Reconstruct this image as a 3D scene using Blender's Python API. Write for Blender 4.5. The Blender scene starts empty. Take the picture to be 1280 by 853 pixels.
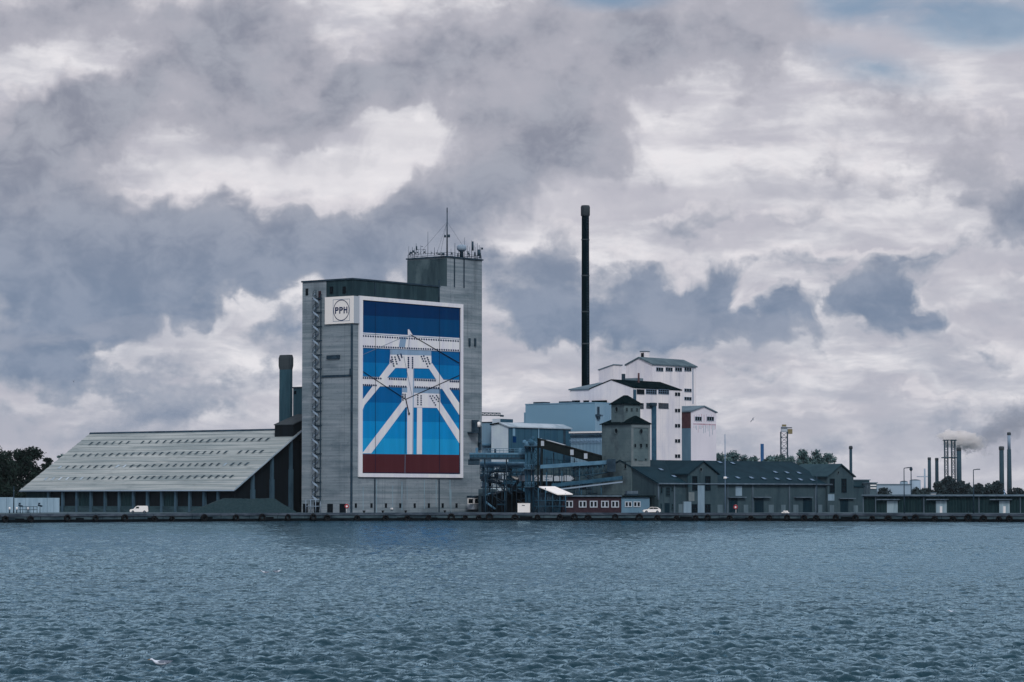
import bpy, math, random
import numpy as np
from mathutils import Vector, Matrix
random.seed(7); rng = np.random.default_rng(7)
SC = bpy.context.scene
COL = SC.collection
# ------------------------------------------------------------------ camera
F, PX0, PY0, HOR, CAMH = 3600.0, 640.0, 426.5, 624.0, 5.3
PITCH = math.atan((HOR - PY0) / F)
cd = bpy.data.cameras.new('camera'); cam = bpy.data.objects.new('camera', cd); COL.objects.link(cam)
cd.sensor_width = 36; cd.lens = 36 * F / 1280; cd.clip_start = 1; cd.clip_end = 60000
cam.location = (0, 0, CAMH); cam.rotation_euler = (math.pi / 2 + PITCH, 0, 0)
SC.camera = cam
SC.view_settings.view_transform = 'Standard'; SC.view_settings.look = 'None'
SC.view_settings.exposure = 0.0; SC.view_settings.gamma = 1.0; SC.view_settings.use_curve_mapping = False
SC.cycles.max_bounces = 6; SC.cycles.diffuse_bounces = 2; SC.cycles.glossy_bounces = 3
SC.cycles.volume_bounces = 4; SC.cycles.use_denoising = True
SC.cycles.caustics_reflective = False; SC.cycles.caustics_refractive = False

def lin(c):
    c = c / 255.0
    return c / 12.92 if c <= 0.04045 else ((c + 0.055) / 1.055) ** 2.4
def rgb(r, g, b, k=1.0):
    return (lin(r) * k, lin(g) * k, lin(b) * k, 1.0)

# ------------------------------------------------------------------ sun and sky
SUN_AZ, SUN_EL = math.radians(168), math.radians(40)
sd = bpy.data.lights.new('sun', 'SUN'); sun = bpy.data.objects.new('sun', sd); COL.objects.link(sun)
sd.energy = 1.5; sd.angle = math.radians(14); sd.color = (1.0, 0.97, 0.93)
sv = Vector((math.sin(SUN_AZ) * math.cos(SUN_EL), math.cos(SUN_AZ) * math.cos(SUN_EL), math.sin(SUN_EL)))
sun.rotation_euler = sv.to_track_quat('Z', 'Y').to_euler()
sun.location = (60, -80, 120)

class NT:
    """small helper for building node trees"""
    def __init__(s, tree): s.t = tree; s.n = tree.nodes; s.l = tree.links
    def add(s, typ, **kw):
        n = s.n.new(typ)
        for k, v in kw.items(): setattr(n, k, v)
        return n
    def set(s, sock, v):
        if isinstance(v, bpy.types.NodeSocket): s.l.new(v, sock)
        elif v is not None: sock.default_value = v
    def math(s, op, a, b=None, c=None, clamp=False):
        n = s.add('ShaderNodeMath', operation=op, use_clamp=clamp)
        s.set(n.inputs[0], a)
        if b is not None: s.set(n.inputs[1], b)
        if c is not None: s.set(n.inputs[2], c)
        return n.outputs[0]
    def vmath(s, op, a, b=None, out=0):
        n = s.add('ShaderNodeVectorMath', operation=op)
        s.set(n.inputs[0], a)
        if b is not None:
            s.set(n.inputs[3 if op == 'SCALE' else 1], b)
        return n.outputs['Value'] if op in ('DOT_PRODUCT', 'LENGTH') else n.outputs[0]
    def noise(s, vec, scale=1.0, detail=4.0, rough=0.5, dist=0.0, dim='3D', color=False):
        n = s.add('ShaderNodeTexNoise', noise_dimensions=dim)
        s.set(n.inputs['Vector'], vec); n.inputs['Scale'].default_value = scale
        n.inputs['Detail'].default_value = detail; n.inputs['Roughness'].default_value = rough
        n.inputs['Distortion'].default_value = dist
        return n.outputs['Color'] if color else n.outputs['Fac']
    def mrange(s, v, a, b, c=0.0, d=1.0, interp='SMOOTHSTEP'):
        n = s.add('ShaderNodeMapRange', interpolation_type=interp)
        s.set(n.inputs[0], v)
        for i, x in enumerate((a, b, c, d)): n.inputs[i + 1].default_value = x
        return n.outputs[0]
    def mix(s, fac, a, b, blend='MIX'):
        n = s.add('ShaderNodeMix', data_type='RGBA', blend_type=blend)
        s.set(n.inputs[0], fac); s.set(n.inputs[6], a); s.set(n.inputs[7], b)
        return n.outputs[2]

# dark cloud masses: x, y, half width, half height, tilt in degrees, weight   (degrees of sky expressed in 1/3600 rad)
CLOUDS = [(60, 165, 170, 75, -26, .95), (10, 205, 120, 60, -20, .5), (170, 130, 190, 70, -24, .60), (300, 75, 170, 70, -22, .62), (330, 150, 190, 60, -14, .45), (455, 120, 210, 75, -14, .50), (250, 40, 150, 45, -10, .35),
          (560, 60, 230, 90, -20, .42), (760, 80, 330, 150, -12, .46), (900, 25, 170, 70, -10, .40), (640, 190, 210, 90, -28, .46), (740, 215, 140, 80, -10, .34), (70, 30, 240, 50, 0, .42), (610, 240, 150, 50, -20, .35),
          (30, 290, 230, 95, 0, .66), (190, 285, 230, 75, 8, .58), (330, 300, 220, 62, 0, .52), (470, 282, 170, 66, -14, .60), (140, 355, 290, 78, 3, .66), (50, 395, 220, 60, -6, .50), (600, 320, 200, 75, 0, .45), (420, 335, 210, 52, 0, .34), (255, 392, 80, 36, -15, .42),
          (680, 330, 70, 48, -20, .42), (700, 392, 110, 62, -16, .55), (790, 400, 170, 62, -8, .62), (850, 372, 100, 48, -30, .50), (912, 345, 62, 62, -60, .72), (890, 390, 110, 52, -6, .40), (985, 404, 92, 34, -8, .72),
          (1106, 366, 62, 56, 0, .95), (1112, 402, 92, 46, 6, .62), (1165, 402, 60, 26, 20, .25), (1266, 282, 84, 52, 0, .90), (868, 272, 78, 26, -28, .46), (985, 262, 70, 24, 0, .32),
          (100, 470, 330, 42, 2, .40), (40, 440, 180, 34, 0, .30), (380, 412, 100, 42, -10, .35), (640, 402, 90, 56, 0, .36), (40, 540, 280, 45, 0, .38), (250, 512, 200, 26, 2, .28), (1010, 560, 430, 44, 0, .26), (960, 508, 200, 20, -3, .2),
          (1180, 150, 260, 50, 10, .18), (1200, 222, 240, 40, 5, .30), (1000, 322, 300, 26, 0, .25), (1150, 320, 220, 18, 2, .25), (330, 600, 500, 50, 0, .28), (1230, 450, 160, 24, 0, .3), (900, 455, 220, 18, 3, .2)]
# thin bright gaps
GAPS = [(400, 214, 280, 52, -6, .60), (520, 185, 110, 40, -35, .40), (230, 215, 130, 30, 10, .25), (300, 384, 150, 34, -12, .50), (205, 415, 130, 24, -10, .30), (840, 158, 120, 60, 10, .40),
        (700, 275, 170, 36, -10, .30), (900, 240, 180, 40, 0, .30), (860, 320, 200, 30, 0, .32), (1040, 300, 180, 30, 0, .2), (560, 250, 60, 30, -30, .2), (1000, 475, 90, 26, -30, .55), (1170, 487, 60, 16, 0, .50), (430, 75, 80, 30, -30, .30),
        (700, 448, 130, 26, 0, .45), (15, 240, 120, 30, -30, .2), (1045, 395, 30, 44, 0, .5), (950, 370, 24, 50, 20, .4), (610, 400, 60, 30, 0, .3), (1200, 415, 100, 20, 0, .3), (90, 215, 60, 20, -30, .2)]
# clear blue holes
HOLES = [(1190, 18, 220, 62, 6, 1.0), (1095, 90, 130, 36, 14, .80), (772, 0, 110, 24, 0, .9), (1260, 45, 160, 50, 0, .55), (1060, 15, 90, 34, 0, .5)]

w = bpy.data.worlds.new('World'); SC.world = w; w.use_nodes = True
w.cycles.sampling_method = 'MANUAL'; w.cycles.sample_map_resolution = 512
T = NT(w.node_tree)
for n in list(T.n): T.n.remove(n)
def blob_group(name, blobs):
    g = bpy.data.node_groups.new(name, 'ShaderNodeTree')
    g.interface.new_socket('Vector', in_out='INPUT', socket_type='NodeSocketVector')
    g.interface.new_socket('Value', in_out='OUTPUT', socket_type='NodeSocketFloat')
    G = NT(g); gi = G.add('NodeGroupInput'); go = G.add('NodeGroupOutput')
    acc = 0.0
    for (x, y, rx, ry, rot, wt) in blobs:
        m = G.add('ShaderNodeMapping', vector_type='TEXTURE')
        G.set(m.inputs[0], gi.outputs[0])
        m.inputs[1].default_value = (x, y, 0); m.inputs[2].default_value = (0, 0, math.radians(rot)); m.inputs[3].default_value = (rx, ry, 1)
        gr = G.add('ShaderNodeTexGradient', gradient_type='SPHERICAL'); G.set(gr.inputs[0], m.outputs[0])
        acc = G.math('MULTIPLY_ADD', gr.outputs['Fac'], wt, acc)
    G.set(go.inputs[0], acc)
    return g
gC, gG, gH = blob_group('cloud_masses', CLOUDS), blob_group('cloud_gaps', GAPS), blob_group('cloud_holes', HOLES)
tc = T.add('ShaderNodeTexCoord')
sx = T.add('ShaderNodeSeparateXYZ'); T.set(sx.inputs[0], tc.outputs['Generated'])
az = T.math('ARCTAN2', sx.outputs[0], sx.outputs[1])
el = T.math('ARCSINE', sx.outputs[2])
pxn = T.math('MULTIPLY_ADD', az, F * 1.005, PX0)
pyn = T.math('MULTIPLY_ADD', el, -F, HOR)
def cxyz(a, b, c=0.0):
    n = T.add('ShaderNodeCombineXYZ'); T.set(n.inputs[0], a); T.set(n.inputs[1], b); T.set(n.inputs[2], c); return n.outputs[0]
P = cxyz(pxn, pyn)
def warp(P, per, amp, det, off):
    q = T.vmath('ADD', T.vmath('SCALE', P, 1.0 / per), (off, off * 1.7, 0))
    c = T.noise(q, 1.0, det, 0.55, dim='2D', color=True)
    c = T.vmath('SUBTRACT', c, (0.5, 0.5, 0.5))
    return T.vmath('ADD', P, T.vmath('MULTIPLY', c, (amp, amp * 0.8, 0)))
Pw = warp(warp(P, 150, 150, 3, 3.1), 42, 46, 5, 9.7)
def fbm(P, per, asp, det, off, rough=.55):
    q = T.vmath('ADD', T.vmath('MULTIPLY', P, (1.0 / per, asp / per, 0)), (off, off, 0))
    return T.noise(q, 1.0, det, rough, dim='2D')
def group(g, v):
    n = T.add('ShaderNodeGroup'); n.node_tree = g; T.set(n.inputs[0], v); return n.outputs[0]
def density(P, Praw):
    d = group(gC, P)
    n1 = fbm(Praw, 110, 1.5, 9, 1.3, .6)
    d = T.math('MULTIPLY_ADD', T.math('SUBTRACT', n1, .5), .95, d)
    n2 = fbm(Praw, 34, 1.3, 6, 8.1, .6)
    d = T.math('MULTIPLY_ADD', T.math('SUBTRACT', n2, .5), .34, d)
    return T.math('SUBTRACT', d, T.math('MULTIPLY', group(gG, P), .75))
D = density(Pw, P)
Dup = density(T.vmath('ADD', Pw, (10, -16, 0)), T.vmath('ADD', P, (10, -16, 0)))
# veil of high cloud
streak = fbm(P, 330, 5.0, 7, 5.5, .55)
veil = fbm(warp(P, 200, 90, 3, 6.1), 160, 2.6, 8, 7.3, .58)
light = T.mix(T.mrange(veil, .30, .70), rgb(231, 229, 233), rgb(190, 190, 200))
light = T.mix(T.math('MULTIPLY', T.mrange(streak, .40, .62), .85), light, rgb(186, 185, 196))
gapv = group(gG, Pw)
light = T.mix(T.math('MULTIPLY', T.mrange(gapv, .1, .5), .6), light, rgb(240, 237, 240))
low = T.mrange(pyn, 150, 420)
nv = fbm(warp(P, 90, 60, 3, 2.2), 75, 1.35, 8, 4.4, .62)
nv2 = T.mrange(nv, .3, .7)
dark_hi, dark_lo = T.mix(nv2, rgb(138, 142, 157), rgb(165, 168, 180)), T.mix(nv2, rgb(118, 134, 158), rgb(139, 151, 172))
dark = T.mix(low, dark_hi, dark_lo)
mid = T.mix(low, rgb(175, 175, 186), rgb(164, 170, 184))
c = T.mix(T.mix(low, T.mrange(D, .02, .34), T.mrange(D, .08, .32)), light, mid)
c = T.mix(T.mix(low, T.mrange(D, .26, .78), T.mrange(D, .18, .50)), c, dark)
rim = T.math('MULTIPLY', T.mrange(T.math('SUBTRACT', D, Dup), .03, .30), T.mrange(D, .5, .12))
c = T.mix(T.math('MULTIPLY', rim, .45), c, rgb(238, 233, 236))
lowst = T.math('MULTIPLY', T.mrange(fbm(warp(P, 160, 60, 3, 8.8), 210, 4.6, 8, 3.3, .6), .40, .62), T.mrange(pyn, 330, 470))
c = T.mix(T.math('MULTIPLY', lowst, .55), c, rgb(163, 168, 183))
shade = T.mrange(T.math('SUBTRACT', Dup, D), .02, .3)
c = T.mix(T.math('MULTIPLY', shade, .14), c, dark)
# towards the horizon everything fades to one pale grey-lilac
c = T.mix(T.mrange(pyn, 470, 640, 0, .55), c, rgb(180, 180, 192))
cov = T.math('SUBTRACT', 1.0, T.mrange(T.math('MULTIPLY', group(gH, P), T.math('MULTIPLY_ADD', T.math('SUBTRACT', veil, .5), -1.8, 1.0)), .05, 1.0, 0, .8), clamp=True)
nish = T.add('ShaderNodeTexSky', sky_type='NISHITA', sun_disc=False)
nish.ozone_density = 4.0; nish.dust_density = .4; nish.sun_elevation = SUN_EL; nish.sun_rotation = SUN_AZ
bs = T.add('ShaderNodeBackground'); T.set(bs.inputs[0], nish.outputs[0]); bs.inputs[1].default_value = 0.06
bc = T.add('ShaderNodeBackground'); T.set(bc.inputs[0], c); bc.inputs[1].default_value = 1.0
ms = T.add('ShaderNodeMixShader'); T.set(ms.inputs[0], cov); T.set(ms.inputs[1], bs.outputs[0]); T.set(ms.inputs[2], bc.outputs[0])
wo = T.add('ShaderNodeOutputWorld'); T.set(wo.inputs[0], ms.outputs[0])
# ------------------------------------------------------------------ the measuring frame of the place
CP, SP = math.cos(PITCH), math.sin(PITCH)
def ray(px, py):
    a, b = (px - PX0) / F, (PY0 - py) / F
    return Vector((a, CP - b * SP, SP + b * CP))
CAM = Vector((0, 0, CAMH))
def at(px, py, Y):                       # point seen at a photo pixel, Y metres out
    d = ray(px, py); return CAM + d * (Y / d.y)
def gx(px, Y): return at(px, HOR, Y).x
Z0 = 1.8                                 # quay level
class Fr:
    """a vertical facade: origin, direction along it (left to right), outward normal towards the water"""
    def __init__(s, o, d, back=None):
        s.o = Vector((o[0], o[1], 0)); s.d = Vector((d[0], d[1], 0)).normalized()
        s.n = Vector((s.d.y, -s.d.x, 0))
    def p(s, u, w, z): return s.o + s.d * u + s.n * w + Vector((0, 0, z))
    def uz(s, px, py, w=0.0):
        r = ray(px, py); o = s.o + s.n * w
        t = (o - CAM).dot(s.n) / r.dot(s.n)
        q = CAM + r * t
        return (q - o).dot(s.d), q.z
    def u(s, px, w=0.0): return s.uz(px, HOR, w)[0]
    def z(s, px, py, w=0.0): return s.uz(px, py, w)[1]
def frpx(pa, Ya, pb, Yb):
    a, b = Vector((gx(pa, Ya), Ya)), Vector((gx(pb, Yb), Yb)); return Fr(a, b - a)

class MB:
    """collects faces, then links them as one mesh object"""
    def __init__(s): s.v = []; s.f = []; s.sm = []
    def add(s, vs, fs, smooth=False):
        k = len(s.v); s.v += [tuple(q) for q in vs]
        for f in fs: s.f.append(tuple(i + k for i in f)); s.sm.append(smooth)
        return s
    def hexa(s, b, t):                   # bottom four, top four (both anticlockwise seen from above)
        return s.add(list(b) + list(t), [(3, 2, 1, 0), (4, 5, 6, 7), (0, 1, 5, 4), (1, 2, 6, 5), (2, 3, 7, 6), (3, 0, 4, 7)])
    def box(s, fr, u0, u1, w0, w1, z0, z1):
        if u0 > u1: u0, u1 = u1, u0
        if w0 > w1: w0, w1 = w1, w0
        if z0 > z1: z0, z1 = z1, z0
        q = [(u0, w1), (u1, w1), (u1, w0), (u0, w0)]
        return s.hexa([fr.p(a, b, z0) for a, b in q], [fr.p(a, b, z1) for a, b in q])
    def pbox(s, fr, x0, y0, x1, y1, w0, w1):     # pixel rectangle on a facade
        u0, za = fr.uz(x0, y0, max(w0, w1)); u1, zb = fr.uz(x1, y1, max(w0, w1))
        return s.box(fr, u0, u1, w0, w1, zb, za)
    def poly(s, fr, pts, w):                     # flat pixel polygon on a facade
        vs = [fr.p(*(lambda a: (a[0], w, a[1]))(fr.uz(x, y, w))) for x, y in pts]
        return s.add(vs, [tuple(range(len(vs)))])
    def prism(s, fr, uz, w0, w1):                # outline in (u, z), extruded from w0 to w1
        n = len(uz); a = [fr.p(u, w1, z) for u, z in uz]; b = [fr.p(u, w0, z) for u, z in uz]
        return s.add(a + b, [tuple(range(n)), tuple(range(2 * n - 1, n - 1, -1))] + [(i, i + n, (i + 1) % n + n, (i + 1) % n) for i in range(n)])
    def tube(s, p, q, r, r2=None, n=6, smooth=True):
        p, q = Vector(p), Vector(q); r2 = r if r2 is None else r2
        d = (q - p).normalized(); a = d.orthogonal().normalized(); b = d.cross(a)
        vs = []
        for c, rr in ((p, r), (q, r2)):
            vs += [c + (a * math.cos(2 * math.pi * i / n) + b * math.sin(2 * math.pi * i / n)) * rr for i in range(n)]
        k = len(s.v); s.v += [tuple(x) for x in vs]
        for i in range(n):
            j = (i + 1) % n; s.f.append((k + i, k + j, k + j + n, k + i + n)); s.sm.append(smooth)
        s.f.append(tuple(k + n - 1 - i for i in range(n))); s.sm.append(False)
        s.f.append(tuple(k + n + i for i in range(n))); s.sm.append(False)
        return s
    def lathe(s, c, prof, n=20, smooth=True):    # prof: (radius, height) from the bottom up
        c = Vector(c); k = len(s.v)
        for r, z in prof:
            s.v += [tuple(c + Vector((r * math.cos(2 * math.pi * i / n), r * math.sin(2 * math.pi * i / n), z))) for i in range(n)]
        for m in range(len(prof) - 1):
            for i in range(n):
                j = (i + 1) % n; s.f.append((k + m * n + i, k + m * n + j, k + m * n + n + j, k + m * n + n + i)); s.sm.append(smooth)
        s.f.append(tuple(k + n - 1 - i for i in range(n))); s.sm.append(False)
        e = k + (len(prof) - 1) * n; s.f.append(tuple(e + i for i in range(n))); s.sm.append(False)
        return s
    def sheet(s, quad, th):                      # a slab of thickness th under a (possibly tilted) polygon
        q = [Vector(x) for x in quad]; n = len(q); dn = Vector((0, 0, -th))
        return s.add(q + [x + dn for x in q], [tuple(range(n)), tuple(range(2 * n - 1, n - 1, -1))] + [(i, i + n, (i + 1) % n + n, (i + 1) % n) for i in range(n)])
    def truss(s, p, q, h, n, r, depth=0.0, up=(0, 0, 1)):
        p, q, up = Vector(p), Vector(q), Vector(up) * h
        side = (q - p).normalized().cross(Vector((0, 0, 1))).normalized() * depth if depth else None
        for o in ([Vector()] if side is None else [side / 2, -side / 2]):
            s.tube(p + o, q + o, r, n=5); s.tube(p + o + up, q + o + up, r, n=5)
            for i in range(n):
                a, b = p.lerp(q, i / n) + o, p.lerp(q, (i + 1) / n) + o
                s.tube(a, a + up, r * .7, n=4); s.tube(*((a, b + up) if i % 2 else (a + up, b)), r * .7, n=4)
            s.tube(q + o, q + o + up, r * .7, n=4)
        if side is not None:
            for i in range(n + 1):
                a = p.lerp(q, i / n)
                s.tube(a + side / 2, a - side / 2, r * .6, n=4); s.tube(a + side / 2 + up, a - side / 2 + up, r * .6, n=4)
        return s
    def mesh(s, name, off):
        me = bpy.data.meshes.new(name)
        me.from_pydata([(x - off[0], y - off[1], z - off[2]) for x, y, z in s.v], [], s.f)
        me.polygons.foreach_set('use_smooth', s.sm)
        me.update(); return me
    def build(s, name, material, parent=None, label=None):
        root = parent
        while root is not None and root.parent is not None: root = root.parent
        if root is not None: off = root.location
        else:
            v = np.array(s.v); lo, hi = v.min(0), v.max(0); off = Vector(((lo[0] + hi[0]) / 2, (lo[1] + hi[1]) / 2, lo[2]))
        o = bpy.data.objects.new(name, s.mesh(name, off)); COL.objects.link(o)
        o.data.materials.append(material)
        if parent is not None: o.parent = parent
        else: o.location = off
        if label: o['label'] = label
        return o

def tag(o, label=None, cat=None, group=None, kind=None):
    for k, v in (('label', label), ('category', cat), ('group', group), ('kind', kind)):
        if v: o[k] = v
    return o
def thing(name, label, cat, loc, group=None):
    o = bpy.data.objects.new(name, None); COL.objects.link(o); o.location = loc; o.empty_display_size = .2
    return tag(o, label, cat, group)
def copy_tree(o, parent=None):
    c = o.copy(); COL.objects.link(c)
    if parent is not None: c.parent = parent
    for ch in o.children: copy_tree(ch, c)
    return c

# ------------------------------------------------------------------ materials
_rgb = rgb
def rgb(r, g, b, k=1.0):                # paint and stone colours, with the place's cool cast
    c = _rgb(r, g, b, k); return (c[0] * .84, c[1] * .945, c[2] * 1.12, 1.0)
ADJ = {'board_marked_concrete': ((93, 107, 117), (82, 104, 115)), 'white_factory_wall': ((178, 182, 194), (157, 170, 189)), 'rust_streaked_wall': ((178, 182, 194), (157, 170, 189)), 'white_paint': ((190, 193, 202), (158, 171, 190)), 'blue_grey_cladding': ((84, 114, 134), (58, 85, 108)), 'pale_or_lit_blue_cladding': ((110, 131, 143), (100, 122, 140)), 'deep_blue_cladding': ((38, 68, 86), (37, 70, 97)), 'pale_grey_gable': ((128, 145, 158), (100, 116, 135)), 'grey_rendered_brick': ((60, 76, 83), (59, 73, 80)), 'pale_render_trim': ((86, 100, 105), (95, 112, 118)), 'weathered_fibre_roof': ((130, 141, 144), (104, 121, 130)), 'dark_corrugated_wall': ((18, 35, 40), (25, 37, 45)), 'dark_gravel': ((36, 56, 63), (52, 75, 89)), 'grey_blue_sheet': ((38, 58, 68), (46, 63, 79)), 'quay_concrete': ((42, 58, 68), (49, 64, 72)), 'coping_concrete': ((52, 64, 74), (60, 76, 82)), 'black_stack_paint': ((6, 20, 26), (29, 40, 47)), 'dark_felt_roof': ((14, 28, 34), (45, 60, 70)), 'far_chimney_concrete': ((38, 60, 72), (75, 96, 111)), 'leaves_dark': ((10, 22, 20), (20, 29, 27)), 'weathered_warehouse_render': ((47, 65, 73), (59, 76, 83)), 'dark_slate_sheet_roof': ((28, 52, 64), (47, 64, 77)), 'dark_shed_boarding': ((3, 10, 16), (20, 30, 38)), 'mural_navy': ((0, 44, 80), (12, 32, 70)), 'mural_blue1': ((0, 60, 98), (12, 48, 92)), 'mural_blue2': ((0, 84, 132), (16, 72, 128)), 'mural_blue3': ((0, 102, 150), (18, 86, 142)), 'mural_blue4': ((18, 126, 174), (40, 112, 164)), 'mural_blue5': ((42, 138, 182), (60, 125, 178)), 'mural_white': ((178, 182, 194), (150, 160, 180)), 'mural_maroon': ((70, 38, 46), (58, 34, 46)), 'far_building': ((118, 136, 148), (96, 114, 130)), 'greenish_sheet_roof': ((46, 68, 74), (60, 80, 84)), 'sign_paint': ((204, 202, 208), (160, 170, 185)), 'sign_return': ((140, 150, 156), (130, 150, 160)), 'tyre_rubber': ((4, 8, 14), (14, 20, 24)), 'wet_algae_and_recess_black': ((4, 10, 16), (16, 24, 28)), 'pale_sliding_door': ((120, 140, 146), (100, 120, 130)), 'weathered_dark_cladding': ((36, 52, 59), (36, 50, 58)), 'sooty_concrete': ((48, 62, 68), (42, 58, 66)), 'brown_black_gallery_sheet': ((20, 28, 30), (30, 38, 42)), 'leaves_grey_green': ((44, 62, 66), (30, 42, 44)), 'white_car_paint': ((205, 210, 214), (160, 172, 185)), 'silver_white_car_paint': ((190, 198, 204), (150, 162, 175)), 'dark_blue_green_door': ((14, 34, 44), (20, 38, 50)), 'pale_yard_panel': ((128, 150, 160), (120, 140, 152)), 'shed_plinth_concrete': ((44, 62, 68), (50, 66, 74)), 'blue_painted_steel': ((34, 60, 76), (46, 70, 90)), 'pale_blue_steel': ((72, 102, 120), (80, 108, 128))}   # colour seen in the photograph, colour first rendered
def adj(name, c):
    if name not in ADJ or isinstance(c, bpy.types.NodeSocket): return c
    a, b = ADJ[name]; return tuple(min(.86, c[i] * (lin(a[i]) + .0004) / (lin(b[i]) + .0004)) for i in range(3)) + (1.0,)
def mat(name, c1, c2=None, scale=(.3, .3, .3), detail=6, lo=.35, hi=.65, rough=.85, spec=.06, bump=0.0, layers=(), lines=(), corr=None, metal=0.0):
    """colour c1..c2 by noise in metres; layers: (colour, scale, lo, hi, amount); lines: (axis, period, width share, colour, amount)"""
    c1 = adj(name, c1); c2 = None if c2 is None else adj(name, c2)
    layers = [(adj(name, l[0]),) + tuple(l[1:]) for l in layers]; lines = [tuple(l[:3]) + (adj(name, l[3]), l[4]) for l in lines]
    m = bpy.data.materials.new(name); m.use_nodes = True; t = NT(m.node_tree); b = t.n['Principled BSDF']
    b.inputs['Roughness'].default_value = rough; b.inputs['Specular IOR Level'].default_value = spec; b.inputs['Metallic'].default_value = metal
    if c2 is None and not layers and not lines and not corr:
        b.inputs['Base Color'].default_value = c1; return m
    pos = t.add('ShaderNodeNewGeometry').outputs['Position']
    c = c1
    if c2 is not None:
        n = t.noise(t.vmath('MULTIPLY', pos, scale), 1.0, detail, .6); c = t.mix(t.mrange(n, lo, hi), c1, c2)
    else: n = None
    for i, (lc, ls, a, z, amt) in enumerate(layers):
        q = t.vmath('ADD', t.vmath('MULTIPLY', pos, ls), (11.3 * i, 7.1 * i, 3.7 * i))
        k = t.noise(q, 1.0, 5, .6); c = t.mix(t.math('MULTIPLY', t.mrange(k, a, z), amt), c, lc)
    for (ax, per, wd, lc, amt) in lines:
        f = t.math('FRACT', t.math('DIVIDE', t.vmath('DOT_PRODUCT', pos, ax), per))
        k = t.math('LESS_THAN', f, wd); c = t.mix(t.math('MULTIPLY', k, amt), c, lc)
    t.set(b.inputs['Base Color'], c)
    h = None
    if bump and n is not None: h = t.math('MULTIPLY', n, bump)
    if corr:
        ax, per, dep = corr
        s_ = t.math('MULTIPLY', t.math('SINE', t.math('MULTIPLY', t.vmath('DOT_PRODUCT', pos, ax), 2 * math.pi / per)), dep)
        h = s_ if h is None else t.math('ADD', h, s_)
    if h is not None:
        bn = t.add('ShaderNodeBump'); bn.inputs['Strength'].default_value = 1.0; bn.inputs['Distance'].default_value = 1.0
        t.set(bn.inputs['Height'], h); t.set(b.inputs['Normal'], bn.outputs[0])
    return m
U = Vector((-.785, .62, 0)).normalized(); V = Vector((.62, .785, 0)).normalized()
UV = tuple(U + V)
X0, Y0, ZZ = (1, 0, 0), (0, 1, 0), (0, 0, 1)
M = {}
M['silo'] = mat('board_marked_concrete', rgb(106, 128, 130), rgb(142, 160, 160), (.05, .05, 1.7), 8, .28, .72, .9, .06,
                layers=[(rgb(84, 105, 110), (.06, .06, .22), .48, .72, .75), (rgb(78, 98, 100), (.9, .9, .025), .55, .8, .55), (rgb(156, 170, 168), (.5, .5, .35), .58, .8, .5), (rgb(70, 90, 96), (1.3, 1.3, 2.6), .56, .74, .55), (rgb(74, 92, 96), (.10, .10, .03), .56, .72, .5)],
                lines=[(ZZ, 1.35, .10, rgb(74, 96, 102), .28), (UV, 9.2, .012, rgb(70, 92, 98), .5)])
M['lime'] = mat('lime_streak', rgb(150, 172, 176), rgb(124, 148, 154), (1, 1, .4), 4, rough=.9)
M['silo_plain'] = mat('plain_grey_concrete', rgb(92, 112, 116), rgb(74, 94, 100), (.3, .3, .4), 6, .3, .7, .9)
M['silo_dark'] = mat('weathered_dark_cladding', rgb(38, 55, 60), rgb(54, 72, 76), (.5, .5, .06), 5, .35, .65, .9, .06, lines=[(UV, 2.4, .05, rgb(30, 46, 52), .5)])
M['tower_dark'] = mat('sooty_concrete', rgb(44, 62, 68), rgb(64, 84, 88), (.35, .35, .08), 5, .3, .7, .9, .06, layers=[(rgb(92, 112, 114), (.14, .14, .1), .58, .75, .7)])
M['black'] = mat('dark_opening', rgb(14, 24, 30), rough=.9, spec=.1)
M['glass'] = mat('dark_window_glass', rgb(26, 40, 48), rgb(40, 56, 66), (.6, .6, .6), 2, rough=.25, spec=.4)
M['skyglass'] = mat('dirty_skylight_glass', rgb(40, 54, 60), rgb(66, 82, 88), (.9, .9, .9), 3, rough=.6, spec=.02)
M['pipe_grey'] = mat('weathered_zinc', rgb(104, 118, 124), rgb(82, 96, 104), (.7, .7, .2), 4, rough=.7, spec=.08)
M['white'] = mat('white_paint', rgb(222, 224, 228), rgb(205, 209, 214), (.15, .15, .5), 4, .4, .8, .6, .1)
M['sign'] = mat('sign_paint', rgb(214, 214, 218), rough=.6)
M['sign_side'] = mat('sign_return', rgb(172, 188, 192), rough=.7)
M['navy'] = mat('navy_paint', rgb(24, 46, 84), rough=.6)
M['steel'] = mat('dark_steel', rgb(36, 54, 64), rgb(52, 72, 82), (.6, .6, .6), 4, rough=.7, spec=.1)
M['steel_light'] = mat('pale_steel', rgb(150, 164, 172), rough=.7, spec=.1)
M['blue_steel'] = mat('blue_painted_steel', rgb(56, 88, 108), rgb(74, 108, 128), (.5, .5, .5), 4, rough=.7, spec=.1, layers=[(rgb(36, 54, 62), (.7, .7, .2), .6, .8, .6)])
M['blue_pale'] = mat('pale_blue_steel', rgb(112, 146, 164), rgb(92, 126, 146), (.5, .5, .5), 4, rough=.7, spec=.1)
M['roof_sheet'] = mat('weathered_fibre_roof', rgb(108, 122, 124), rgb(148, 158, 156), (.04, .04, 1.9), 6, .3, .7, .9, .06,
                      layers=[(rgb(94, 108, 110), (.12, .12, .6), .55, .75, .6), (rgb(158, 166, 162), (.08, .08, .8), .6, .75, .5), (rgb(60, 78, 82), (.07, .07, .25), .66, .8, .7), (rgb(92, 104, 102), (.5, .5, .9), .58, .8, .5), (rgb(104, 116, 116), (.02, .02, 2.8), .5, .7, .4)], corr=(UV, .6, .02))  # weathering; the level bands also paint shadow lines between the sheet courses
M['shed_wall'] = mat('dark_shed_boarding', rgb(24, 38, 46), rgb(36, 52, 60), (.8, .8, .05), 4, rough=.9, spec=.2)
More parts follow.
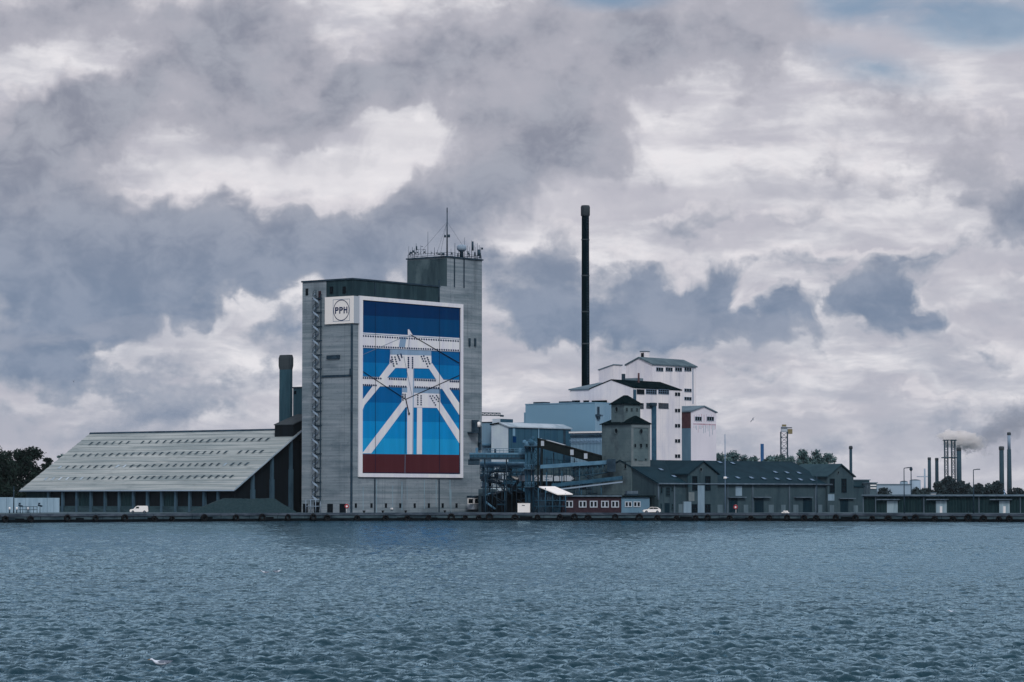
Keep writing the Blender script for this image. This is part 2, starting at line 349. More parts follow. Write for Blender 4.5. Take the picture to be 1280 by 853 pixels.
M['shed_plinth'] = mat('shed_plinth_concrete', rgb(70, 88, 92), rgb(50, 66, 72), (.3, .3, 1), 5, rough=.9)
M['pilaster'] = mat('concrete_pilaster', rgb(74, 98, 108), rgb(60, 82, 92), (.5, .5, .2), 3, rough=.9)
M['yard_wall'] = mat('pale_yard_panel', rgb(158, 176, 184), rgb(132, 152, 162), (.5, .5, .12), 5, .3, .7, .85)
M['chimney_blue'] = mat('grey_blue_sheet', rgb(62, 86, 100), rgb(72, 98, 112), (.5, .5, .1), 4, rough=.7)
M['chimney_cap'] = mat('sooty_sheet', rgb(58, 64, 66), rgb(70, 76, 76), (.6, .6, .1), 4, rough=.8)
M['stack'] = mat('black_stack_paint', rgb(16, 32, 38), rgb(24, 42, 48), (.5, .5, .05), 4, rough=.9, spec=.0)
M['factory'] = mat('white_factory_wall', rgb(226, 225, 228), rgb(198, 201, 207), (.14, .14, .07), 6, .3, .75, .8, .06,
                   layers=[(rgb(166, 174, 182), (.9, .9, .04), .54, .78, .6), (rgb(176, 164, 160), (1.6, 1.6, .05), .62, .82, .45)], lines=[(UV, 2.9, .035, rgb(160, 168, 178), .38), (ZZ, 4.1, .02, rgb(170, 178, 186), .22)])
M['factory_rust'] = mat('rust_streaked_wall', rgb(216, 216, 220), rgb(206, 207, 212), (.2, .2, .1), 5, .3, .7, .8, .06, layers=[(rgb(190, 150, 150), (1.1, 1.1, .05), .62, .8, .35)])
M['rust_red'] = mat('rust_red_paint', rgb(184, 128, 132), rgb(206, 182, 184), (1.6, 1.6, .1), 5, .35, .6, .85)
M['brick_red'] = mat('dark_red_brick', rgb(92, 66, 66), rgb(78, 56, 58), (.7, .7, .7), 5, rough=.9)
M['factory_grey'] = mat('blue_grey_render', rgb(112, 140, 150), rgb(98, 126, 138), (.3, .3, .1), 4, rough=.85)
M['roof_dark'] = mat('dark_felt_roof', rgb(34, 50, 54), rgb(50, 64, 68), (.4, .4, .4), 5, rough=.95, spec=0.0)
M['roof_mid'] = mat('grey_felt_roof', rgb(78, 94, 98), rgb(96, 112, 114), (.3, .3, .3), 5, rough=.9, layers=[(rgb(186, 192, 194), (.11, .11, .11), .6, .68, .85)])
M['roof_grey'] = mat('mid_grey_roof', rgb(96, 112, 118), rgb(112, 128, 132), (.3, .3, .3), 5, rough=.9)
M['cladA'] = mat('blue_grey_cladding', rgb(94, 126, 146), rgb(88, 120, 140), (.06, .06, .06), 3, rough=.75)
M['cladA_light'] = mat('pale_or_lit_blue_cladding', rgb(124, 152, 170), rgb(112, 142, 162), (.2, .2, .05), 3, rough=.75, corr=(UV, 1.2, .03))  # own blue of the annexes, and the lit tone of the block's end
M['cladB'] = mat('deep_blue_cladding', rgb(48, 86, 112), rgb(58, 98, 122), (.35, .35, .02), 3, rough=.7, lines=[(UV, 3.0, .09, rgb(34, 64, 84), .6)])
M['gableB'] = mat('pale_grey_gable', rgb(178, 188, 198), rgb(168, 178, 190), (.2, .2, .2), 3, rough=.8, lines=[(UV, 1.6, .06, rgb(150, 164, 176), .4)])
M['roofB'] = mat('pale_metal_roof', rgb(150, 164, 168), rgb(186, 194, 194), (.14, .14, .14), 4, .4, .6, .6)
M['tower_brick'] = mat('grey_rendered_brick', rgb(88, 102, 102), rgb(104, 116, 114), (.4, .4, .3), 6, .3, .7, .9, .06,
                       layers=[(rgb(62, 70, 74), (.22, .22, .22), .48, .7, .75), (rgb(128, 130, 126), (.35, .35, .35), .6, .78, .45), (rgb(58, 66, 70), (1.2, 1.2, .06), .55, .78, .5), (rgb(66, 74, 78), (1.5, 1.5, 1.5), .56, .72, .5)], lines=[(ZZ, .9, .1, rgb(76, 88, 90), .3)])
M['tower_trim'] = mat('pale_render_trim', rgb(136, 146, 142), rgb(122, 134, 132), (.5, .5, .5), 4, rough=.9)
M['ware'] = mat('weathered_warehouse_render', rgb(72, 88, 90), rgb(86, 100, 100), (.25, .25, .2), 6, .3, .7, .9, .06,
                layers=[(rgb(54, 68, 74), (.8, .8, .06), .5, .75, .7), (rgb(108, 116, 112), (.3, .3, .3), .58, .78, .55), (rgb(50, 62, 68), (1.4, 1.4, 1.8), .58, .75, .5)], lines=[(UV, 2.2, .05, rgb(62, 78, 82), .35)])
M['ware_roof'] = mat('dark_slate_sheet_roof', rgb(38, 56, 64), rgb(48, 66, 74), (.3, .3, .3), 6, .3, .7, .85, .06, layers=[(rgb(56, 76, 84), (.06, .06, .06), .5, .7, .5)])
M['ware_roof2'] = mat('greenish_sheet_roof', rgb(58, 78, 82), rgb(70, 90, 92), (.3, .3, .3), 6, rough=.85)
M['patch'] = mat('pale_render_patch', rgb(142, 160, 166), rgb(120, 140, 148), (.6, .6, .15), 5, .3, .7, .9)
M['door'] = mat('weathered_grey_door', rgb(106, 122, 124), rgb(92, 108, 112), (.9, .9, .1), 4, rough=.85)
M['door_dark'] = mat('dark_blue_green_door', rgb(22, 42, 52), rgb(30, 52, 62), (.8, .8, .08), 4, rough=.8)
M['door_pale'] = mat('pale_sliding_door', rgb(150, 166, 170), rgb(112, 132, 140), (.9, .9, .06), 5, .3, .7, .85)
M['corr_dark'] = mat('dark_corrugated_wall', rgb(34, 48, 54), rgb(48, 62, 66), (.9, .9, .03), 4, .3, .7, .85, .06, corr=(X0, .7, .05))
M['brick'] = mat('maroon_brick', rgb(54, 42, 46), rgb(64, 48, 52), (1.2, 1.2, 1.2), 5, rough=.9)
M['conveyor_brown'] = mat('brown_black_gallery_sheet', rgb(30, 38, 40), rgb(42, 48, 48), (.4, .4, .4), 5, rough=.8)
M['heap'] = mat('dark_gravel', rgb(50, 72, 80), rgb(62, 84, 92), (1.5, 1.5, 1.5), 8, .3, .7, .95, .1, bump=.3)
M['asphalt'] = mat('quay_asphalt', rgb(84, 100, 102), rgb(70, 86, 90), (.1, .1, .1), 6, rough=.95)
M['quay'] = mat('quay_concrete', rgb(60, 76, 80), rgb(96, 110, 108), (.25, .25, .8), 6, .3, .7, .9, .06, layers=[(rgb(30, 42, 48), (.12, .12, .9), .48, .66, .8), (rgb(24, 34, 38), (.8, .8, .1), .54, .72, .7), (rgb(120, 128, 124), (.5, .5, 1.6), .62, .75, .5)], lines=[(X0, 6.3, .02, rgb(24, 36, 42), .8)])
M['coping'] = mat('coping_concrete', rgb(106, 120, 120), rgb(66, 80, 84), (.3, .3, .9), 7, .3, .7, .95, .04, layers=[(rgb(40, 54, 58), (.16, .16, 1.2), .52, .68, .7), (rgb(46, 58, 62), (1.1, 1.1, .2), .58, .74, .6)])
M['algae_recess'] = mat('wet_algae_and_recess_black', rgb(14, 24, 28), rgb(22, 34, 36), (.4, .4, .4), 5, rough=.7)
M['rubber'] = mat('tyre_rubber', rgb(14, 20, 24), rough=.8, spec=.2)
M['red'] = mat('red_plastic', rgb(170, 60, 66), rough=.6)
M['bark'] = mat('bark', rgb(48, 50, 48), rgb(36, 40, 40), (2, 2, .5), 4, rough=.95)
M['leaf'] = mat('leaves_dark', rgb(22, 36, 34), rgb(48, 64, 54), (.35, .35, .35), 3, .35, .65, .8, .2)
M['leaf2'] = mat('leaves_grey_green', rgb(40, 56, 56), rgb(70, 86, 80), (.3, .3, .3), 3, .35, .65, .8, .2)
M['leaf_far'] = mat('leaves_far', rgb(30, 46, 50), rgb(52, 68, 68), (.08, .08, .08), 3, .35, .65, .85, .2)
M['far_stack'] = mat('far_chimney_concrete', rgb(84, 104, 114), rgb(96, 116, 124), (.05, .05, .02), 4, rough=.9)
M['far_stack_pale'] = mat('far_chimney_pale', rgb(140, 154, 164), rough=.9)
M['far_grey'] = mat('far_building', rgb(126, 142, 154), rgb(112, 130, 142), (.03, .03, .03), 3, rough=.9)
M['stack_blue'] = mat('blue_chimney_paint', rgb(44, 82, 118), rough=.7)
M['yellow'] = mat('dull_yellow_paint', rgb(132, 118, 84), rough=.7)
M['car_white'] = mat('white_car_paint', rgb(226, 230, 232), rough=.3, spec=.5)
M['car_silver'] = mat('silver_white_car_paint', rgb(206, 214, 218), rough=.3, spec=.5)
M['hub'] = mat('wheel_metal', rgb(120, 130, 136), rough=.4, metal=.3)
M['lamp_red'] = mat('red_lens', rgb(150, 40, 40), rough=.4)
M['feather'] = mat('white_feathers', rgb(225, 226, 226), rough=.8)
M['feather_grey'] = mat('grey_feathers', rgb(120, 126, 134), rough=.8)
M['beak'] = mat('yellow_beak', rgb(170, 130, 60), rough=.6)
for k, c in (('p_navy', (0, 38, 82)), ('p_blue1', (0, 58, 108)), ('p_blue2', (0, 86, 150)), ('p_blue3', (4, 104, 168)), ('p_blue4', (20, 132, 192)), ('p_blue5', (44, 148, 206)),
             ('p_maroon', (74, 38, 46)), ('p_white', (210, 212, 222)), ('p_pale', (150, 174, 192)), ('p_grey', (120, 140, 156)), ('p_rivet', (40, 62, 90)), ('p_black', (16, 22, 34)), ('p_joint', (10, 34, 60))):
    M[k] = mat('mural_' + k[2:], rgb(*c), rgb(*[x * .93 for x in c]), (.5, .5, .04), 5, .3, .7, .75, .05, layers=[(rgb(*[x * .8 + 30 for x in c]), (.22, .22, .03), .55, .8, .22)])

# ------------------------------------------------------------------ shared builders
def win(parent, fr, x0, y0, x1, y1, nx=1, ny=1, frame='white', t=.12, w=0.0, pane='glass', bar=None):
    """a window as the part 'window' (frame and bars) with the sub-part 'pane'"""
    u0, za = fr.uz(x0, y0, w); u1, zb = fr.uz(x1, y1, w)
    m = MB(); bar = bar or t * .7
    m.box(fr, u0, u1, w - .05, w + .14, za - t, za); m.box(fr, u0, u1, w - .05, w + .18, zb, zb + t)
    m.box(fr, u0, u0 + t, w - .05, w + .137, zb + t, za - t); m.box(fr, u1 - t, u1, w - .05, w + .137, zb + t, za - t)
    for i in range(1, nx):
        c = u0 + (u1 - u0) * i / nx; m.box(fr, c - bar / 2, c + bar / 2, w - .05, w + .1, zb + t, za - t)
    for j in range(1, ny):
        c = zb + (za - zb) * j / ny; m.box(fr, u0 + t, u1 - t, w - .05, w + .09, c - bar / 2, c + bar / 2)
    o = m.build('window', M[frame], parent)
    MB().box(fr, u0 + t, u1 - t, w - .05, w + .04, zb + t, za - t).build('pane', M[pane], o)
    return o
def plate(parent, name, fr, x0, y0, x1, y1, material, w1=.1, w0=-.05, label=None):
    return MB().pbox(fr, x0, y0, x1, y1, w0, w1).build(name, M[material], parent, label)
def extent(C, D, px):                    # metres from C along D until the photo column px
    k = (px - PX0) / F; return (k * C[1] - C[0]) / (D[0] - k * D[1])
def corner(px, Y): return Vector((gx(px, Y), Y, 0))
def faces_of(C, u=U, v=V):               # left facade (runs towards C) and right facade (runs away from C)
    return Fr(C, -u), Fr(C, v)
def zat(C, px, py, D=None): return Fr(C, D if D is not None else V).z(px, py)
def gable(C, u, v, lu, lv, z0, ze, zr, ridge='V'):
    """walls of a gabled block; the ridge runs along V (gable on the left face) or along U (gable on the right face)"""
    a, b = (u * lu, v * lv)
    if ridge == 'U': a, b = v * lv, u * lu
    P_ = lambda s, r, z: C + a * s + b * r + Vector((0, 0, z))
    m = MB(); vs = []
    for r in (0, 1): vs += [P_(0, r, z0), P_(1, r, z0), P_(1, r, ze), P_(.5, r, zr), P_(0, r, ze)]
    m.add(vs, [(0, 1, 2, 3, 4), (9, 8, 7, 6, 5), (0, 4, 9, 5), (1, 6, 7, 2), (2, 7, 8, 3), (4, 3, 8, 9)])
    return m
def gable_roof(C, u, v, lu, lv, ze, zr, ridge='V', over=.4, th=.3, lift=.32):
    a, b = (u * lu, v * lv)
    if ridge == 'U': a, b = v * lv, u * lu
    la, lb = a.length, b.length; k = over / la; kb = over / lb; drop = (zr - ze) / .5 * k
    P_ = lambda s, r, z: C + a * s + b * r + Vector((0, 0, z + lift))
    m = MB()
    for s0 in (-k, 1 + k):
        m.sheet([P_(s0, -kb, ze - drop), P_(.5, -kb, zr), P_(.5, 1 + kb, zr), P_(s0, 1 + kb, ze - drop)], th)
    return m
def block(C, u, v, lu, lv, z0, z1, du=0.0, dv=0.0):
    a = C + u * du + v * dv; q = [a, a + v * lv, a + v * lv + u * lu, a + u * lu]
    return MB().hexa([x + Vector((0, 0, z0)) for x in q], [x + Vector((0, 0, z1)) for x in q])
# ================================================================== THE SETTING: ground, quay, water
QUAY = [(-900, 618), (-300, 636), (0, 648), (240, 682), (400, 704), (600, 717), (800, 712), (1000, 694), (1280, 668), (1600, 650), (2300, 640)]
QP = [Vector((gx(px, Y), Y, 0)) for px, Y in QUAY]
m = MB(); far = 6000
for a, b in zip(QP, QP[1:]):
    m.add([a + Vector((0, 0, Z0)), b + Vector((0, 0, Z0)), Vector((b.x * 9, far, Z0)), Vector((a.x * 9, far, Z0))], [(0, 1, 2, 3)])
tag(m.build('ground', M['asphalt']), kind='structure')
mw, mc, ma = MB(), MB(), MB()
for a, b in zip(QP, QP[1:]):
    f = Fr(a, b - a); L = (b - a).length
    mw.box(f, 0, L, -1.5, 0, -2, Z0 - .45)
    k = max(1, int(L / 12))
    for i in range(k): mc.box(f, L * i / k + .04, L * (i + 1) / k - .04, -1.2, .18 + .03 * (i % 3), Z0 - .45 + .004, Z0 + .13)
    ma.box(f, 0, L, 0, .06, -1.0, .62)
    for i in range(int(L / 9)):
        if random.random() < .6: u_ = i * 9 + random.uniform(0, 4); ma.box(f, u_, u_ + random.uniform(2, 5), 0, .075 + .004 * (i % 3), .6, random.uniform(.75, 1.1))  # algae patches that also paint the dark of recesses below the coping
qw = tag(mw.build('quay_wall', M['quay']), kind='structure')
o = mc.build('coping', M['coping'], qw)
o = ma.build('waterline_band', M['algae_recess'], qw)
# water: a fan of real waves in front of the quay, lying on one wide sheet
def waves(x, y, sp):
    z = np.zeros_like(x)
    r = np.random.default_rng(3)
    wind = math.radians(-76)
    for i in range(110):
        lam = 0.27 * (7.0 ** r.random()); th = wind + r.normal(0, .50); ph = r.random() * 6.28
        k = 2 * math.pi / lam
        amp = .064 * (1.0 if lam < 1.1 else .62) * (.5 + r.random()) / k
        fade = np.clip((lam / sp - 2.0) / 2.2, 0, 1)
        q = k * (x * math.cos(th) + y * math.sin(th)) + ph + .9 * np.sin(.09 * x * (1 + .3 * math.sin(i)) + .06 * y + i)
        env = .62 + .75 * np.sin(.13 * x * math.cos(i) + .07 * y * math.sin(i * 1.7) + 2.1 * i)
        z += fade * amp * env * (np.sin(q) + .32 * np.cos(2 * q))
    for i in range(10):
        lam = r.uniform(4, 9); th = wind + r.normal(0, .4); z += .012 / (2 * math.pi / lam) * np.sin(2 * math.pi / lam * (x * math.cos(th) + y * math.sin(th)) + r.random() * 6.28)
    patch = .62 + .72 * (.5 + .5 * np.sin(x * .051 + 1.3 * np.sin(y * .013)) * np.sin(y * .021 + x * .012))
    return z * patch
NR, NCc = 1400, 540
rr = 62.0 * (745.0 / 62.0) ** (np.linspace(0, 1, NR))
aa = np.linspace(-.262, .262, NCc)
R, A = np.meshgrid(rr, aa, indexing='ij')
X, Y = R * np.sin(A), R * np.cos(A)
sp = np.maximum(R * (aa[1] - aa[0]), .55 * np.gradient(rr)[:, None])
Zw = waves(X, Y, sp)
vv = np.stack([X, Y, Zw], -1).reshape(-1, 3)
idx = np.arange(NR * NCc).reshape(NR, NCc)
ff = np.stack([idx[:-1, :-1], idx[:-1, 1:], idx[1:, 1:], idx[1:, :-1]], -1).reshape(-1, 4)
nb = len(vv)
S = 4000.0
vv = np.concatenate([vv, [[-S, -S, -.45], [S, -S, -.45], [S, 900, -.45], [-S, 900, -.45]]])
ff = np.concatenate([ff, [[nb, nb + 1, nb + 2, nb + 3]]])
me = bpy.data.meshes.new('water'); me.vertices.add(len(vv)); me.vertices.foreach_set('co', vv.astype(np.float32).ravel())
me.loops.add(len(ff) * 4); me.loops.foreach_set('vertex_index', ff.astype(np.int32).ravel())
me.polygons.add(len(ff)); me.polygons.foreach_set('loop_start', np.arange(0, len(ff) * 4, 4, dtype=np.int32))
me.polygons.foreach_set('use_smooth', np.ones(len(ff), bool)); me.update(calc_edges=True)
wm = bpy.data.materials.new('harbour_water'); wm.use_nodes = True; t = NT(wm.node_tree); b = t.n['Principled BSDF']
pos = t.add('ShaderNodeNewGeometry').outputs['Position']
t.n.remove(b)
big = t.noise(t.vmath('MULTIPLY', pos, (.012, .03, 0)), 1.0, 3, .5)
h = t.math('MULTIPLY', t.noise(t.vmath('MULTIPLY', pos, (3.6, 2.2, 1)), 1.0, 5, .62, dim='2D'), .05)
h = t.math('MULTIPLY_ADD', t.noise(t.vmath('MULTIPLY', pos, (.42, .26, 1)), 1.0, 4, .6, dim='2D'), .52, h)
bn = t.add('ShaderNodeBump'); bn.inputs['Distance'].default_value = 1.0; bn.inputs['Strength'].default_value = .8
t.set(bn.inputs['Height'], h)
df = t.add('ShaderNodeBsdfDiffuse'); t.set(df.inputs[0], t.mix(t.mrange(big, .35, .65), (.006, .028, .044, 1), (.012, .042, .062, 1))); t.set(df.inputs['Normal'], bn.outputs[0])
gl = t.add('ShaderNodeBsdfGlossy'); gl.inputs['Color'].default_value = (.45, .68, .82, 1); gl.inputs['Roughness'].default_value = .05; t.set(gl.inputs['Normal'], bn.outputs[0])
fr_ = t.add('ShaderNodeFresnel'); fr_.inputs[0].default_value = 1.33; t.set(fr_.inputs['Normal'], bn.outputs[0])
mx = t.add('ShaderNodeMixShader'); t.set(mx.inputs[0], fr_.outputs[0]); t.set(mx.inputs[1], df.outputs[0]); t.set(mx.inputs[2], gl.outputs[0])
t.l.new(mx.outputs[0], t.n['Material Output'].inputs['Surface'])
wo_ = bpy.data.objects.new('water', me); COL.objects.link(wo_); me.materials.append(wm); tag(wo_, kind='structure')

# ================================================================== SILO
C = corner(440, 740); FL, FRr = faces_of(C)
lu = -FL.u(377); lv = FRr.u(602.3)
zt = zat(C, 440, 348.2); zb = zat(C, 440, 370.5)
silo = thing('concrete_silo', 'tall grey concrete grain silo carrying the blue bridge mural, with antenna tower', 'silo', (C.x, C.y, Z0))
u407 = -FL.u(407); v549 = FRr.u(549.5); v558 = FRr.u(558.5)
ztw = zat(C + V * v558, 558.5, 321.5); utw = extent(C + V * v558, U, 508.8)
block(C, U, V, lu, lv, Z0, zb).build('wall', M['silo'], silo)
block(C, U, V, lu - u407, v549, zb, zt, du=u407).build('stair_head', M['silo'], silo)
block(C, U, V, u407, v549, zb, zt - .25).build('penthouse', M['silo_dark'], silo)
m = block(C, U, V, lu + .5, v549 + .2, zt - .25 + .004, zt + .15, du=-.25, dv=-.25); m.build('roof_edge', M['steel'], silo)
block(C, U, V, utw, lv - v549, zb, zat(C + V * v549, 551, 357.5), dv=v549).build('tower_base', M['silo'], silo)
tw = block(C, U, V, utw, lv - v558, zat(C + V * v549, 551, 357.5), ztw, dv=v558).build('antenna_tower', M['silo'], silo)
Ct = C + V * v558; FLt, FRt = faces_of(Ct)
zt0 = zat(C + V * v549, 551, 357.5)
MB().box(FLt, -utw + .05, -.05, 0, .12, zb + .2, ztw - .3).build('tower_cladding', M['tower_dark'], silo)
for px in (567.5, 579.5): MB().box(FRt, FRt.u(px) - .15, FRt.u(px) + .15, 0, .2, zt0, ztw).build('tower_pipe', M['steel'], silo)
block(C, U, V, utw + .6, lv - v558 + .6, ztw, ztw + .35, du=-.3, dv=v558 - .3).build('tower_parapet', M['steel'], silo)
# openings, pipes, seams
for px, y0, y1, w_ in ((381.5, 630, 641, 6), (412.5, 630, 641, 7), (428.2, 630, 641, 7.6)):
    plate(silo, 'door', FL, px - w_ / 2, y0, px + w_ / 2, y1 + .3, 'black', .06)
for px in (383.5,): plate(silo, 'window', FL, px - 1.5, 361, px + 1.6, 369.5, 'black', .06)
for px in (414, 430): plate(silo, 'window', FL, px - 1.8, 358.5, px + 1.8, 367, 'black', .2)
plate(silo, 'door', FL, 398, 364, 401.2, 375.5, 'brick', .06, label='maroon door at the head of the spiral stair')
for px in (445, 464.5, 482.6, 500.5, 518.5, 536.2, 553.5, 570.8):
    plate(silo, 'window', FRr, px - 1.3, 629.3, px + 1.3, 635, 'black', .06)
for px, y0, y1 in ((439.0, 404, 641),): plate(silo, 'downpipe', FL, px - .5, y0, px + .5, y1, 'steel', .3)
for px, y0, y1 in ((469.3, 353, 371), (549.3, 350, 378), (469.0, 598, 641), (549.4, 599, 641)): plate(silo, 'downpipe', FRr, px - .4, y0, px + .4, y1, 'steel', .25)
plate(silo, 'cable_tray', FL, 402, 469.5, 438.4, 470.8, 'steel', .2); plate(silo, 'junction_box', FL, 436.8, 461, 438.4, 469.3, 'steel', .5); plate(silo, 'hatch_ledge', FL, 408, 444.5, 424, 448.5, 'steel', .35)
for px, y0, y1, w_ in ((470.6, 600, 641, .7), (502.5, 602, 638, .8), (491, 607, 636, .5), (530.5, 600, 636, .6), (545.3, 600, 634, .6), (562.5, 600, 632, .9), (563.8, 612, 640, .7), (509, 607, 625, .4), (454, 609, 640, .5)):
    plate(silo, 'lime_streak', FRr, px - w_ / 2, y0, px + w_ / 2, y1, 'lime', .03)
plate(silo, 'wall_lamp', FRr, 489.7, 635, 491.3, 637, 'white', .4)
plate(silo, 'bracket', FRr, 587, 423, 588.5, 433, 'steel', .4); plate(silo, 'bracket', FRr, 594, 423, 595.5, 433, 'steel', .4)
# spiral stair on the left face
axu, zs0 = FL.uz(397.2, 626); zs1 = FL.z(397.2, 368)
pole = MB(); pole.tube(FL.p(axu, 1.0, zs0), FL.p(axu, 1.0, zs1 + 1), .12); stair = pole.build('spiral_stair', M['steel'], silo)
pitch = (zs1 - zs0) / 14.6; N = int(14.6 * 20); ms, mt, mr = MB(), MB(), MB()
for i in range(N):
    a0, a1 = 2 * math.pi * i / 20, 2 * math.pi * (i + 1) / 20
    z_ = [zs0 + pitch * i / 20, zs0 + pitch * (i + 1) / 20]
    pr = lambda a, r, z: FL.p(axu + r * math.cos(a), 1.0 + r * math.sin(a), z)
    ms.add([pr(a0, .82, z_[0] - .25), pr(a1, .82, z_[1] - .25), pr(a1, .82, z_[1] + .35), pr(a0, .82, z_[0] + .35)], [(0, 1, 2, 3)])
    mt.add([pr(a0, .1, z_[0]), pr(a0, .82, z_[0]), pr(a1, .82, z_[0]), pr(a1, .1, z_[0])], [(0, 1, 2, 3)])
    mr.tube(pr(a0, .84, z_[0] + 1.15), pr(a1, .84, z_[1] + 1.15), .05, n=4)
    if i % 2 == 0: mr.tube(pr(a0, .84, z_[0] + .3), pr(a0, .84, z_[0] + 1.15), .035, n=3)
ms.build('stringer', M['steel_light'], stair); o = mt.build('treads', M['steel'], stair); o['kind'] = 'stuff'; mr.build('handrail', M['steel'], stair)
for i in range(15):
    m = MB(); z_ = zs0 + pitch * (i + .3); m.box(FL, axu - 1.25, axu - 1.05, -.02, 1.1, z_ - .12, z_ + .12); m.box(FL, axu - 1.05, axu + 1.3, .0, .25, z_ - .12, z_ + .12); m.build('stair_bracket', M['steel'], silo)
MB().box(FL, axu + 1.1, axu + 1.3, .25, .45, zs0, zs1).build('stair_post', M['steel'], silo)
cage = MB()
u0, z0 = FL.uz(388.8, 641); u1, z1 = FL.uz(401, 625)
for u_ in (u0, u1, (u0 + u1) / 2):
    for w_ in (.1, 2.0): cage.tube(FL.p(u_, w_, Z0), FL.p(u_, w_, z1), .09, n=5)
for z_ in (z1, (z1 + z0) / 2):
    cage.tube(FL.p(u0, 2.0, z_), FL.p(u1, 2.0, z_), .09, n=5); cage.tube(FL.p(u0, .1, z_), FL.p(u0, 2, z_), .09, n=5); cage.tube(FL.p(u1, .1, z_), FL.p(u1, 2, z_), .09, n=5)
o = cage.build('entrance_cage', M['steel_light'], silo); plate(silo, 'door', FL, 392.5, 628, 399, 641.3, 'black', .08)
# railing round the tower roof
m = MB(); ring = [Ct + U * .0 + V * .2, Ct + V * (lv - v558 - .2), Ct + V * (lv - v558 - .2) + U * utw, Ct + U * utw + V * .2]
for a, b in zip(ring, ring[1:] + ring[:1]):
    L = (b - a).length; k = max(2, int(L / 2))
    for z_ in (.75, 1.3): m.tube(a + Vector((0, 0, ztw + z_)), b + Vector((0, 0, ztw + z_)), .06, n=4)
    for i in range(k): q = a.lerp(b, i / k); m.tube(q + Vector((0, 0, ztw + .3)), q + Vector((0, 0, ztw + 1.3)), .06, n=4)
m.build('railing', M['steel'], silo)
# antennas: each its own thing, standing on the tower roof
def roof_pt(px, s=.5):                    # a point on the tower roof seen in column px, s of the way back
    q = Ct + U * utw * s; k = extent(q, V, px); return q + V * k + Vector((0, 0, ztw + .35))
def aerial(px, ytop, label, s=.1, r=.07, bits=(), name='antenna', cat='antenna', group=None):
    q = roof_pt(px, s); zt_ = at(px, ytop, q.y).z
    th = thing(name, label, cat, q, group); MB().tube(q, Vector((q.x, q.y, zt_)), r, r * .6).build('pole', M['steel'], th)
    for (nm, h0, h1, dx, rr_) in bits:
        m = MB(); a = Vector((q.x + dx, q.y - .2, q.z + (zt_ - q.z) * h0)); b_ = Vector((q.x + dx, q.y - .2, q.z + (zt_ - q.z) * h1)); m.tube(a, b_, rr_, n=8)
        m.tube(Vector((q.x, q.y, a.z + .1)), Vector((q.x + dx, q.y - .2, a.z + .1)), .04, n=4)
        m.build(nm, M['steel'], th)
    return th, q, zt_
mast, mq, mz = aerial(558.6, 261, 'tallest antenna mast with guy wires on the silo tower roof', .02, .22, [('dish_drum', .39, .45, .5, .3), ('dish_drum', .39, .44, -.55, .28), ('mast_head', .93, 1.02, .0, .14)], 'antenna_mast', 'mast')
m = MB()
for du_, dv_ in ((utw * .8, -.5), (utw * .55, 6), (.3, 10.5), (utw * .3, -.4)):
    m.tube(Vector((mq.x, mq.y, mz - (mz - mq.z) * .28)), Ct + U * du_ + V * max(.3, dv_) + Vector((0, 0, ztw + .4)), .035, n=4)
m.build('guy_wire', M['steel'], mast)
aerial(534.5, 290, 'tall thin whip antenna left of the guyed mast on the silo tower', .1, .07)
aerial(510.5, 308, 'whip antenna at the left corner of the silo tower roof', .95, .06)
aerial(515, 309, 'antenna with stacked side drums near the left corner of the silo tower', .5, .08, [('drum', .35, .6, .35, .3), ('drum', .2, .42, -.4, .35)])
aerial(519.8, 304.5, 'antenna pole with one fat middle, third from the left corner of the tower', .3, .09, [('sleeve', .4, .75, .1, .2)])
aerial(525.5, 307, 'antenna with three crossed arms left of the tall whip on the tower', .2, .07, [('arm', .5, .56, .9, .2), ('arm', .5, .56, -.9, .2), ('arm', .85, .9, .4, .2)])
aerial(542.8, 309.5, 'short antenna pole just right of the tall whip on the tower', .1, .08)
aerial(551.5, 315, 'short antenna with a box foot left of the guyed mast', .1, .08, [('box', .1, .7, .5, .35), ('box', .2, .6, -.6, .3)])
aerial(568.4, 304, 'plain antenna pole just right of the guyed mast on the tower', .1, .1)
aerial(580.5, 297, 'slim antenna right of the round drum dish on the tower roof', .1, .06)
aerial(589.5, 301, 'antenna with a thick pale panel head near the right end of the tower', .1, .1, [('panel', .45, .95, .25, .26)])
aerial(596.6, 304, 'thin antenna pole close to the right corner of the tower', .1, .07)
aerial(600.8, 309, 'short antenna with sideways aerials at the right corner of the tower', .1, .1, [('panel', .3, .8, -.5, .35), ('arm', .8, .95, .4, .25)])
ORD = 'first second third fourth fifth sixth seventh eighth ninth tenth eleventh twelfth thirteenth fourteenth'.split()
for i, (px, yt, s_) in enumerate(((512.5, 313, .8), (517.5, 311, .6), (522.5, 312, .3), (529, 313, .15), (531.5, 311.5, .1), (538.5, 313.5, .1), (546.5, 313, .1), (563.5, 311, .1), (573, 310, .5), (584, 307, .1), (587, 308.5, .4), (592.5, 307, .3), (594.5, 309, .1), (599, 306.5, .6))):
    aerial(px, yt, f'{ORD[i]} small whip antenna from the left on the silo tower parapet', s_, .07, [('bracket', .3, .55, .22 if i % 2 else -.22, .14)], group='small whip antennas on the silo tower')
q = roof_pt(576.8, .1); m = MB(); z_ = at(576.8, 306, q.y).z
dd = thing('drum_dish', 'round white drum dish on a stand on the silo tower roof', 'dish', q); h_ = z_ - q.z
MB().lathe(q, [(.55, 0), (.5, h_ * .45), (.8, h_ * .5)], 12).build('stand', M['steel'], dd)
MB().lathe(q + Vector((0, 0, h_ * .5 + .02)), [(.8, 0), (1.3, h_ * .12), (1.35, h_ * .34), (1.0, h_ * .46), (.3, h_ * .5)], 14).build('dome', M['steel_light'], dd)
